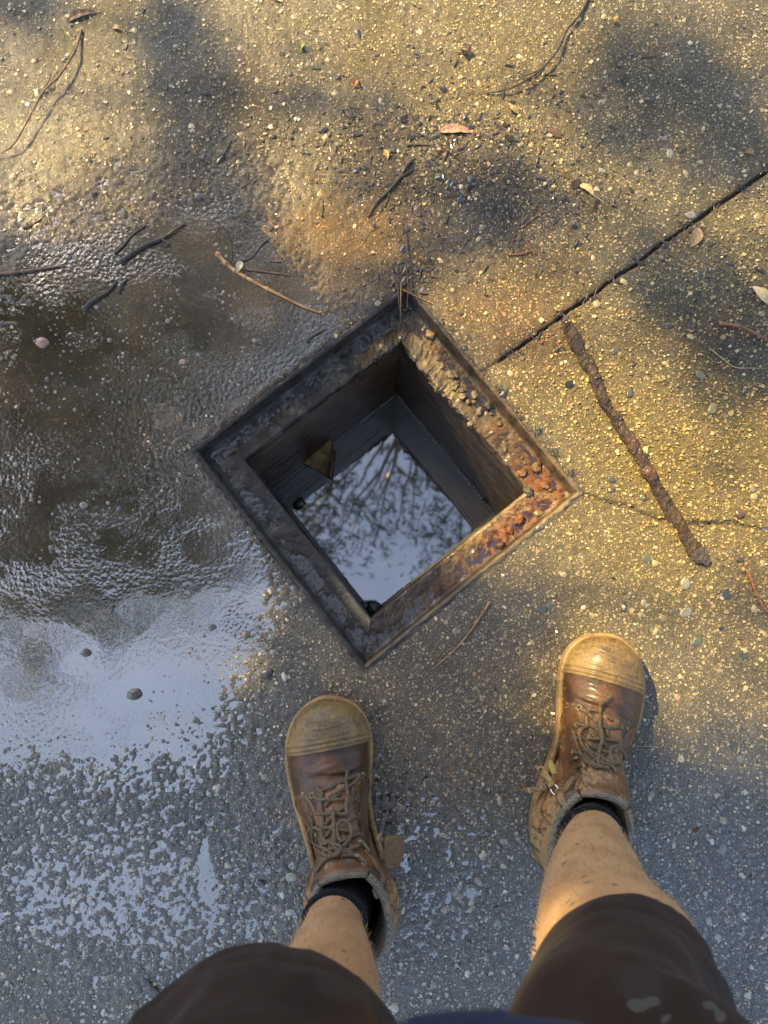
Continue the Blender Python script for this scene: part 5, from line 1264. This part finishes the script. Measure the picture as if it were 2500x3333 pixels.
def leafmat(name, c1, c2, spots=True):
    return simple(name, c1, c2, 260, rough=.45, lo=.38, hi=.52, bscale=300, bstr=.5, bdist=.0008, coat=.2)
def leaf(u0, v0, u1, v1, wpx, mat, label, curl=.3, lift=.002, stalk=18, z=None, name='leaf', tilt=0.0):
    z_ = .004 if z is None else z
    a, b = P(u0, v0, z_), P(u1, v1, z_)
    if z is None: zz = [gsurf(a[0], a[1]) + .001, gsurf(b[0], b[1]) + .001]
    else: zz = [z, z]
    L = np.linalg.norm(b - a); t = np.linspace(0, 1, 22); W = wpx / 2300 / 2; d = (b - a) / L; n = np.array([-d[1], d[0], 0])
    prof = W * np.sin(np.pi * t ** .8) ** .8 * (1 + .10 * vnoise(t * 9, t * 0 + u0, seed=2)); s = np.linspace(-1, 1, 9)
    ctr = a[None] + (b - a)[None] * t[:, None] + n[None] * (.08 * L * np.sin(t * math.pi))[:, None]
    V = ctr[:, None] + n[None, None] * (prof[:, None] * s[None])[..., None]
    V[..., 2] = np.interp(t, [0, 1], zz)[:, None] + lift * np.sin(t * math.pi)[:, None] + curl * (prof[:, None] * np.abs(s)[None]) ** 1 + tilt * prof[:, None] * s[None] + .0006 * vnoise(t * 8, t * 0 + v0)[:, None] - .0004 * (np.abs(s) < .1)
    top = V.reshape(-1, 3); bot = top - np.array([0, 0, .0004]); k = len(top); f = gridf(22, 9)
    border = np.concatenate([np.arange(0, 9), np.arange(9 + 8, 22 * 9, 9), np.arange(22 * 9 - 2, 21 * 9 - 1, -1), np.arange(20 * 9, 0, -9)])
    rim = np.stack([border, np.roll(border, -1), np.roll(border, -1) + k, border + k], 1)
    parts = [(np.concatenate([top, bot]), np.concatenate([f, (f + k)[:, ::-1], rim]), [])]
    V1, F1 = join_np(parts); o0 = V1.mean(0); o0[2] = 0
    root = mesh_np(name, V1 - o0, F1, mat); root.location = o0
    if stalk:
        e = b + d * stalk / 2300; m = b + d * stalk / 4600 + n * .0006
        w = catmull([ctr[-2] + [0, 0, zz[1] - z_ + .0006], np.array([*b[:2], zz[1] + .0006]), np.array([*m[:2], zz[1] + .001]), np.array([*e[:2], zz[1] + .0004])], 12)
        V2, f2, t2 = tube_np(w - o0, .0006, 6); mesh_np('stalk', V2, [f2, t2], mat, parent=root)
    tag(root, label, 'leaf'); return root
LM = {'pink': leafmat('pinkish dead leaf', (.16, .075, .05), (.36, .20, .14)), 'cream': leafmat('cream dead leaf', (.38, .28, .13), (.52, .40, .20)), 'spot': leafmat('brown spotted leaf', (.12, .06, .03), (.32, .22, .10)),
      'gold': leafmat('golden leaf', (.30, .18, .05), (.45, .29, .09)), 'grey': leafmat('grey wet leaf', (.24, .22, .17), (.34, .31, .24)), 'green': leafmat('greenish leaf', (.16, .18, .04), (.28, .27, .08)), 'dark': leafmat('dark wet leaf', (.03, .02, .014), (.08, .045, .03))}
leaf(1428, 428, 1535, 433, 36, LM['pink'], 'pinkish brown pointed leaf lying on dark grime above the pit', stalk=24)
leaf(1884, 604, 1932, 640, 26, LM['cream'], 'tan leaf with a long stalk above the joint', stalk=48, curl=.5)
leaf(2270, 742, 2245, 806, 40, LM['spot'], 'brown spotted leaf just below the joint', stalk=0); 
leaf(2510, 992, 2446, 934, 44, LM['cream'], 'cream leaf at the right edge with its shadow', lift=.008, stalk=0)
leaf(1990, 62, 1992, 86, 26, LM['gold'], 'small yellow brown curled leaf near the top edge', curl=.9, lift=.006, stalk=6)
leaf(1250, 488, 1262, 522, 18, LM['gold'], 'narrow golden leaf left of the short straight twig', curl=.6, stalk=0)
leaf(785, 850, 771, 886, 26, LM['grey'], 'small grey leaf caught on the tan stick', lift=.004, z=.007, stalk=0)
leaf(985, 140, 974, 172, 24, LM['green'], 'small greenish leaf near the top, left of middle', curl=.8, lift=.004, stalk=4)
leaf(890, -4, 922, 10, 22, LM['cream'], 'cream leaf cut by the top edge', stalk=0)
leaf(220, 72, 318, 42, 30, LM['dark'], 'dark wet leaf at the top left', stalk=0)
leaf(366, 92, 402, 100, 20, LM['spot'], 'small brown leaf right of the dark one at the top left', stalk=0)
leaf(1690, 372, 1652, 340, 22, LM['spot'], 'small brown leaf below the end of the arching twig', curl=.6, stalk=0)
leaf(2420, 498, 2452, 508, 22, LM['spot'], 'small rusty leaf near the right edge above the joint', curl=.8, stalk=0)
leaf(2010, 258, 2040, 272, 24, LM['dark'], 'curled dark leaf scrap in the shade at upper right', curl=.9, lift=.004, stalk=0)
leaf(1500, 160, 1530, 190, 34, LM['dark'], 'dark curled leaf scrap near the top, right of middle', curl=.9, lift=.005, stalk=0)
leaf(1152, 285, 1168, 262, 22, leafmat('orange leaf', (.35, .12, .03), (.45, .2, .05)), 'tiny orange leaf scrap at upper middle', curl=.9, lift=.004, stalk=0)

def pebble(u, v, r, c, label, asp=.8, rot=0, flat=.5, seed=1, name='pebble', cat='pebble'):
    p = P(u, v, .003); o = lump(name, u, v, max(gsurf(p[0], p[1]) + r * flat * .35, .0005), r, c, mat=MSTONE, flat=flat, seed=seed, asp=asp, rot=rot, label=label, cat=cat, sub=3)
    return o
pebble(137, 1115, .0090, (.34, .17, .11), 'pink brick pebble standing in the puddle near the left edge', seed=4)
pebble(595, 1177, .0048, (.34, .19, .12), 'tiny pink pebble in the puddle left of the pit', seed=5)
pebble(926, 2204, .0070, (.46, .42, .30), 'cream pebble above the left boot', asp=.6, rot=1.8, seed=6)
pebble(868, 2192, .0085, (.035, .032, .028), 'dark stone left of the cream pebble', seed=8)
pebble(690, 2042, .0060, (.06, .055, .05), 'dark wet stone at the puddle edge below the pit', seed=9)
pebble(800, 2068, .0070, (.10, .075, .05), 'brown wet stone right of the dark one at the puddle edge', seed=10)
pebble(436, 2262, .0100, (.06, .045, .03), 'large dark stone wet in the lower puddle', seed=11)
pebble(272, 1645, .0060, (.20, .18, .14), 'pale wet pebble in the brown puddle left of the pit', seed=12)
pebble(280, 2125, .0070, (.06, .045, .03), 'brown stone in the sky reflecting part of the puddle', seed=13)
pebble(2408, 1672, .0075, (.10, .045, .025), 'rust flake on the slab right of the bar', seed=14, name='rust_flake', cat='rust flake', flat=.4)
pebble(2408, 1820, .0060, (.07, .05, .045), 'small dark rust flake right of the end of the bar', seed=15, name='rust_flake', cat='rust flake', flat=.3)
pebble(2050, 2960, .0001 + .0065, (.25, .27, .23), 'pale green stone behind the right leg', seed=16) if False else None
pebble(1430, 488, .0036, (.45, .16, .05), 'orange berry below the pinkish leaf', flat=.9, seed=17, name='berry', cat='berry')
pebble(1802, 608, .0034, (.55, .5, .10), 'yellow seed left of the tan leaf', flat=.9, seed=18, name='seed', cat='seed')
pebble(2070, 1920, .0001 + .009, (.10, .115, .10), 'large flat dark green stone set in the slab, lower right', seed=19, flat=.12) if False else None
# large chips set in the slab (parts of the ground)
for i, (u, v, r, c) in enumerate([(1760, 1985, .0095, (.085, .10, .085)), (1790, 1975, .007, (.09, .105, .09)), (2420, 2130, .0085, (.07, .08, .075)), (2360, 1935, .010, (.055, .068, .06)), (2030, 1975, .008, (.06, .07, .06)), (2105, 1820, .009, (.10, .115, .085)),
        (2235, 1995, .0115, (.27, .25, .18)), (2230, 1900, .011, (.28, .26, .19)), (2100, 1965, .008, (.42, .38, .25)), (2270, 2090, .009, (.10, .11, .09)), (1620, 3010, .009, (.26, .28, .24)), (1560, 2870, .008, (.3, .31, .28)), (1290, 2810, .008, (.34, .34, .30)), (1480, 2900, .0085, (.3, .3, .27)),
        (1640, 2740, .007, (.33, .32, .28)), (2410, 2470, .009, (.2, .2, .18)), (870, 2830, .010, (.36, .36, .33)), (950, 2855, .010, (.34, .36, .28)), (770, 2740, .007, (.10, .12, .14)), (640, 2830, .008, (.36, .34, .28)), (2250, 700, .010, (.34, .32, .26)), (2180, 500, .009, (.36, .34, .28)), (2160, 445, .009, (.33, .31, .26)),
        (1960, 330, .007, (.35, .33, .28)), (2320, 1330, .010, (.28, .24, .12)), (2280, 1220, .010, (.13, .13, .10)), (2005, 1140, .009, (.10, .10, .08)), (2050, 1280, .008, (.09, .095, .08)), (1990, 1560, .007, (.075, .08, .065)), (1990, 1595, .007, (.08, .085, .07)), (2450, 1590, .008, (.3, .26, .14)), (1960, 555, .007, (.33, .3, .25))]):
    p = P(u, v, .004); h = float(base_h(np.array([p[0]]), np.array([p[1]]))[0])
    o = lump('stone', u, v, h + .0002, r * .9, tuple(.72 * q_ for q_ in c), mat=MSTONE, flat=.13, seed=i + 40, asp=.7, rot=i * 1.1, parent=None, sub=2); o.parent = ground

# dark crumbs, seeds and bark bits washed over the slab
def litter(n):
    out = []; cols = []
    spots = [(1330, 1000, 40, 60, 60), (1180, 480, 180, 120, 70), (2350, 1130, 200, 120, 60), (1480, 230, 200, 120, 40), (1500, 450, 330, 150, 150), (1750, 620, 260, 170, 160), (1330, 620, 160, 200, 90), (1650, 750, 250, 160, 80), (800, 600, 220, 200, 50), (1100, 250, 500, 200, 70), (1320, 890, 90, 60, 90), (2100, 300, 350, 300, 60), (2300, 900, 220, 160, 60), (300, 300, 300, 300, 30), (2000, 1000, 500, 600, 60), (1450, 1150, 60, 130, 40), (600, 900, 400, 150, 60), (1300, 2500, 900, 500, 60), (1560, 560, 380, 220, 200), (1480, 430, 160, 60, 110)] + [(1660 + 84 * q_, 1150 - 60 * q_, 30, 14, 14) for q_ in range(11)] + [(1340 + 58 * q_, 945 + 66 * q_, 12, 12, 9) for q_ in range(10)] + [(700 + 60 * q_, 1420 - 47 * q_, 12, 12, 6) for q_ in range(10)]
    for (u, v, ru, rv, k) in spots:
        for _ in range(int(k * 2.5)):
            uu, vv = rng.normal(u, ru * .6), rng.normal(v, rv * .6); p = P(uu, vv, .004); a, b = pit_ab(p[0], p[1])
            if max(abs(a), abs(b)) < HOLE + .004: continue
            r = float(np.clip(rng.lognormal(math.log(.0021), .58), .0008, .0085)); q = ICO_V * (1 + .6 * rng.uniform(-1, 1, (12, 1))) * np.array([r, r * rng.uniform(.2, .7), r * .22])
            t = rng.uniform(0, 6.28); x = q[:, 0] * math.cos(t) - q[:, 1] * math.sin(t); y = q[:, 0] * math.sin(t) + q[:, 1] * math.cos(t)
            g_0 = gh(p[0], p[1]); out.append(np.stack([x + p[0], y + p[1], q[:, 2] + (max(g_0, -.0004) + .0002 + r * .2 if g_0 > -.001 else g_0 + .001)], 1)); 
            if rng.random() < .13:
                L_ = rng.uniform(.004, .011); x = ICO_V[:, 0] * L_; y = ICO_V[:, 1] * .0006; x, y = x * math.cos(t) - y * math.sin(t), x * math.sin(t) + y * math.cos(t); out[-1] = np.stack([x + p[0], y + p[1], ICO_V[:, 2] * .0005 + gsurf(p[0], p[1]) + .0009], 1)
            c = [(.022, .017, .014), (.05, .032, .02), (.03, .022, .018), (.10, .06, .03), (.015, .013, .012)][rng.integers(0, 5)]; cols.append(np.tile(c, (12, 1)))
    k = len(out); return np.concatenate(out), (ICO_F[None] + (np.arange(k) * 12)[:, None, None]).reshape(-1, 3), np.concatenate(cols)
V, f, c = litter(0); o = mesh_np('leaf_litter', V, f, MSTONE, col=c, smooth=False); tag(o, 'dark wet crumbs of bark and leaf scattered over the slab', 'litter', kind='stuff')

# curled leaf afloat against the pit wall
cu = [P(1010, 1470, ZW + .015), P(1085, 1500, ZW + .015)]
t = np.linspace(0, 1, 18); th = np.linspace(-1.9, 1.5, 22); pA, pB = P(1078, 1440, ZW + .030), P(1030, 1528, ZW + .022)
ax = pB - pA; L = np.linalg.norm(ax); ax /= L; sd = np.cross(ax, [0, 0, 1]); sd /= np.linalg.norm(sd)
V = []
for ti in t:
    R_ = .004 + .027 * ti ** .8
    for a in th: V.append(pA + ax * L * ti + sd * R_ * math.sin(a) * 1.05 + np.array([0, 0, 1]) * R_ * (-.75 * math.cos(a)) + np.array([0, 0, .006]))
V = np.array(V); V += .0012 * fbm(V[:, 0], V[:, 1], V[:, 2], sc=70, octv=2, seed=3)[:, None]; c0 = V.mean(0)
f = gridf(18, 22); k = len(V); nV = V - c0
me_ = np.concatenate([nV, nV * .985]); o = mesh_np('curled_leaf', me_, np.concatenate([f, (f + k)[:, ::-1]]), simple('brown curled leaf', (.16, .10, .045), (.38, .26, .12), 60, rough=.5, coat=.3)); o.location = c0
tag(o, 'curled brown leaf floating against the wall inside the pit', 'leaf')
for i, (u, v, r) in enumerate([(1040, 1860, .010), (975, 1640, .012), (1550, 1580, .008), (1580, 1630, .007), (1220, 1985, .016), (1190, 1975, .010), (1250, 1990, .012)]):
    lump('debris_lump', u, v, ZW + .001, r, (.03, .027, .022), mat=MSTONE, flat=.35, seed=60 + i, parent=pit)

# ------------------------------------------------------------------ trees: they shade the slab and are mirrored in the water
MBARK = simple('grey brown bark', (.07, .05, .035), (.17, .13, .10), 12, rough=.9, bscale=40, bstr=.8, bdist=.02)
MLEAF = simple('eucalypt leaf', (.030, .045, .014), (.055, .070, .022), 3, rough=.5, bstr=0)
def leaves_mesh(C, L, W):
    n = len(C); d = rng.normal(0, 1, (n, 3)); d[:, 2] -= .6; d /= np.linalg.norm(d, axis=1)[:, None]; s = np.cross(d, rng.normal(0, 1, (n, 3))); s /= np.linalg.norm(s, axis=1)[:, None]
    L = L * rng.uniform(.7, 1.25, (n, 1)); W = W * rng.uniform(.7, 1.2, (n, 1)); up = np.cross(d, s)
    p0 = C - d * L / 2; p1 = C - d * L * .1 + s * W / 2 + up * L * .06; p2 = C + d * L / 2; p3 = C - d * L * .1 - s * W / 2 + up * L * .06
    V = np.stack([p0, p1, p2, p3], 1).reshape(-1, 3); b = np.arange(n) * 4
    return V, np.stack([b, b + 1, b + 2, b + 3], 1)
LA = .090 * .020 * .5 * .5        # mean shadow of one leaf
def shade_pts(blobs, tlo, thi, k=1.0):
    out = []
    for (u, v, ru, rv, rot, tau) in blobs:
        c = P(u, v); a, b = ru / 2250, rv / 2250; n = int(k * tau * math.pi * a * b * math.sin(SUN_EL) / LA)
        r = rng.normal(0, .7071, (n, 2)); x, y = r[:, 0] * a, r[:, 1] * b; ca, sa = math.cos(rot), math.sin(rot)
        g = np.stack([c[0] + x * ca - y * sa, c[1] + x * sa + y * ca, 0 * x], 1); t = rng.uniform(tlo, thi, (n, 1)); out.append(g + S[None] * t)
    return np.concatenate(out)
def mirror_pts(blobs, zlo, zhi, zw, k=1.0, LA=LA):
    out = []
    for (u, v, ru, rv, rot, tau) in blobs:
        c = P(u, v, zw); sc0 = F / (H - zw); a, b = ru / sc0, rv / sc0; zm = (zlo + zhi) / 2; mg = 1 + (zm - zw) / (H - zw)
        n = int(k * tau * math.pi * a * b * mg * mg / (LA)); r = rng.normal(0, .7071, (n, 2)); x, y = r[:, 0] * a, r[:, 1] * b; ca, sa = math.cos(rot), math.sin(rot)
        z = rng.uniform(zlo, zhi, n); m = 1 + (z - zw) / (H - zw); gx_, gy_ = c[0] + x * ca - y * sa, c[1] + x * sa + y * ca
        out.append(np.stack([gx_ * m, gy_ * m, z], 1))
    return np.concatenate(out)
SHADE = [(640, 250, 120, 260, .25, 2.2), (790, 650, 90, 200, .4, 2.2), (40, 20, 200, 90, 0, 1.2), (2150, 420, 300, 140, -.5, 2.6), (2330, 950, 260, 170, -.2, 2.6), (2450, 1250, 160, 100, 0, 2.0), (1600, 720, 260, 130, -.1, 1.3), (1000, 330, 300, 160, 0, .75), (1150, 620, 60, 160, 0, .8), (2020, 900, 130, 70, 0, .8), (560, 60, 110, 230, 0, 2.2), (590, 420, 120, 260, .25, 2.4), (400, 590, 200, 55, .6, .9), (80, 20, 200, 90, 0, .8), (600, 760, 120, 180, 0, 1.6),
         (150, 1050, 380, 230, 0, 3.0), (560, 1080, 260, 200, 0, 2.2), (250, 1450, 480, 280, 0, 2.6), (560, 1750, 480, 330, 0, 3.0), (150, 2050, 420, 330, 0, 3.0), (800, 1450, 160, 200, 0, 2.5), (950, 1350, 120, 120, 0, 2),
         (1060, 1200, 130, 60, .7, 1.5), (1150, 330, 230, 80, .2, .7), (1230, 560, 70, 160, 0, .9), (2200, 250, 240, 150, -.5, 3.6), (2450, 480, 160, 90, -.4, 2.0), (1620, 640, 260, 80, -.1, 1.2), (2330, 380, 180, 90, -.5, 1.3), (2440, 60, 100, 120, 0, .6), (1950, 330, 90, 130, 0, .5),
         (900, 1180, 200, 70, .66, 2.6), (1080, 1065, 300, 62, .676, 3.4), (1270, 1010, 110, 60, 0, 2.4), (1640, 720, 190, 110, .2, 1.1), (2060, 780, 150, 70, -.6, 1.2), (2080, 930, 60, 40, 0, .5), (2430, 1130, 240, 120, -.3, 3.4), (2280, 990, 120, 70, -.3, 1.2), (1480, 1000, 90, 50, 0, .8),
         (1700, 2010, 220, 110, -.35, 2.6), (1500, 2130, 200, 150, 0, 2.6), (1900, 1900, 120, 50, -.5, .7), (2450, 1960, 140, 90, 0, .9), (2350, 1530, 150, 60, 0, .35),
         (1150, 2250, 280, 160, 0, 2.6), (1450, 2420, 260, 220, 0, 2.6), (750, 2500, 500, 260, 0, 3.0), (300, 2600, 500, 350, 0, 3.0), (900, 3000, 900, 420, 0, 3.2), (1650, 2650, 200, 220, 0, 3.0), (1700, 3050, 500, 350, 0, 3.0),
         (2300, 2640, 260, 120, 0, 2.2), (2350, 2900, 450, 350, 0, 3.0), (1250, 1950, 200, 200, 0, 2.0), (1050, 1800, 150, 200, 0, 2.0),
         (600, 3500, 1200, 300, 0, 2.5), (2000, 3600, 1500, 400, 0, 2.5), (2900, 3300, 500, 700, 0, 2.2), (-500, 1800, 400, 1500, 0, 1.5), (-300, 300, 200, 400, 0, .8), (3000, 1800, 350, 800, 0, 1.0), (1200, -350, 900, 200, 0, .9), (2300, 3900, 1200, 300, 0, 1.5), (3300, 4000, 900, 900, 0, 1.8)]
def tree(name, base, top, pts, label, seed, crownr=1.0, tr=.16, ll=.09, lw=.02):
    t = empty(name, (*base, 0)); b3 = np.array([*base, 0.0]); top = np.array(top)
    tp = catmull([b3, b3 + (top - b3) * .35 + [.12, -.1, 0], b3 + (top - b3) * .7 + [-.1, .08, 0], top], 40); parts = [tube_np(tp, np.linspace(tr, tr * .35, 40), 16)]
    V, Fx = join_np(parts); mesh_np('trunk', V - b3, Fx, MBARK, parent=t)
    limbs = []
    if len(pts):
        idx = rng.choice(len(pts), min(42 if ll > .1 or top[2] < 6 else 16, len(pts)), replace=False)
        for i in idx:
            e = pts[i]; k = int(np.clip((e[2] * .72 - 0) / top[2] * 39, 8, 39)); s = tp[k]; mid = s + (e - s) * .5 + rng.normal(0, .10, 3) + [0, 0, .12]
            w = catmull([s, mid, e], 16); w[1:-1] += rng.normal(0, .012, (14, 3)); d = np.linalg.norm(e - s); limbs.append(tube_np(w, np.linspace(.010 + .009 * d, .0025, 16), 6))
        V, Fx = join_np(limbs); mesh_np('branches', V - b3, Fx, MBARK, parent=t)['kind'] = 'stuff'
        V, f = leaves_mesh(pts, ll, lw); o = mesh_np('crown', V - b3, f, MLEAF, parent=t); o['kind'] = 'stuff'
    tag(t, label, 'tree'); return t
sp = shade_pts(SHADE, 4.2, 7.2)
for (gx_, gy_, gr_) in ((.44, -.585, .085), (*P(760, 2150)[:2], .035), (*P(1960, 2130)[:2], .06)):     # gaps in the crown
    g_ = sp[:, :2] - S[None, :2] * (sp[:, 2] / S[2])[:, None]; sp = sp[np.hypot(g_[:, 0] - gx_, g_[:, 1] - gy_) > gr_]
tree('gum_tree', (-5.6, 2.7), (-4.6, 2.0, 5.6), sp, 'gum tree beyond the upper left, its leaves shading the slab', 1)
MIR = [(150, 1500, 350, 230, 0, 2.6), (480, 1650, 300, 190, 0, 2.4), (120, 1800, 260, 120, 0, 2.8), (620, 1800, 240, 110, .2, 1.4), (450, 1880, 240, 60, .15, 2.2), (100, 1950, 160, 60, -.2, 1.8), (850, 1500, 200, 160, 0, 1.3), (300, 1150, 420, 260, 0, 2.0), (80, 2090, 110, 40, -.3, 1.0), (130, 2200, 100, 45, -.4, 1.1), (370, 2050, 80, 70, .8, 1.0), (250, 2020, 90, 40, 0, 1.2), (560, 2010, 120, 50, 0, .7), (60, 2280, 110, 40, -.5, 1.0), (700, 1080, 250, 200, 0, 1.2), (400, 800, 400, 200, 0, 1.4)]
mp_ = mirror_pts(MIR, 9.0, 11.5, 0.0, LA=.17 * .05 * .25)
MIRP = [(1030, 1720, 90, 90, 0, 1.5), (1120, 1620, 100, 70, 0, .9), (1330, 1580, 90, 90, 0, .7), (1430, 1700, 90, 70, .3, 1.0), (1500, 1780, 70, 60, .6, 1.1), (1180, 1770, 80, 50, 0, .9), (1400, 1850, 60, 40, .6, .8), (1300, 1700, 120, 120, 0, .35), (1100, 1850, 50, 30, 0, .5)]
fwd = mirror_pts([(900, 900, 520, 420, 0, 1.3), (1500, 500, 800, 520, 0, 1.5), (2300, 700, 500, 700, 0, 1.5), (700, 250, 500, 350, 0, 1.0), (2300, 1400, 300, 300, 0, .9), (1900, 1500, 250, 200, 0, .6)], 9.0, 12.0, 0.0, LA=.30 * .10 * .25)  # unseen canopy ahead, added to cut milky sky reflections and ambient
def sun_gap(q):
    g = q[:, :2] - S[None, :2] * (q[:, 2:3] / S[2]); return q[~((g[:, 0] > -.9) & (g[:, 0] < 1.0) & (g[:, 1] > -.9) & (g[:, 1] < 1.3))]
mp_ = sun_gap(mp_); fwd = sun_gap(fwd)
tree('gum_tree', (2.5, 12.5), (1.5, 7.0, 10.5), fwd, 'broad unseen gum tree added farther ahead to block sky reflections on the dry slab', 4, tr=.26, ll=.30, lw=.10)
mq_ = mirror_pts(MIRP, 4.0, 6.0, ZW, k=.62)
tree('gum_tree', (-9.0, 3.4), (-6.0, 3.0, 10.5), mp_, 'tall gum tree whose leafy crown is mirrored in the puddle', 2, tr=.24, ll=.17, lw=.05)
tree('gum_tree', (1.6, 4.2), (.5, 1.6, 6.4), mq_, 'sparse gum tree whose twigs are mirrored in the pit water', 3, tr=.12)
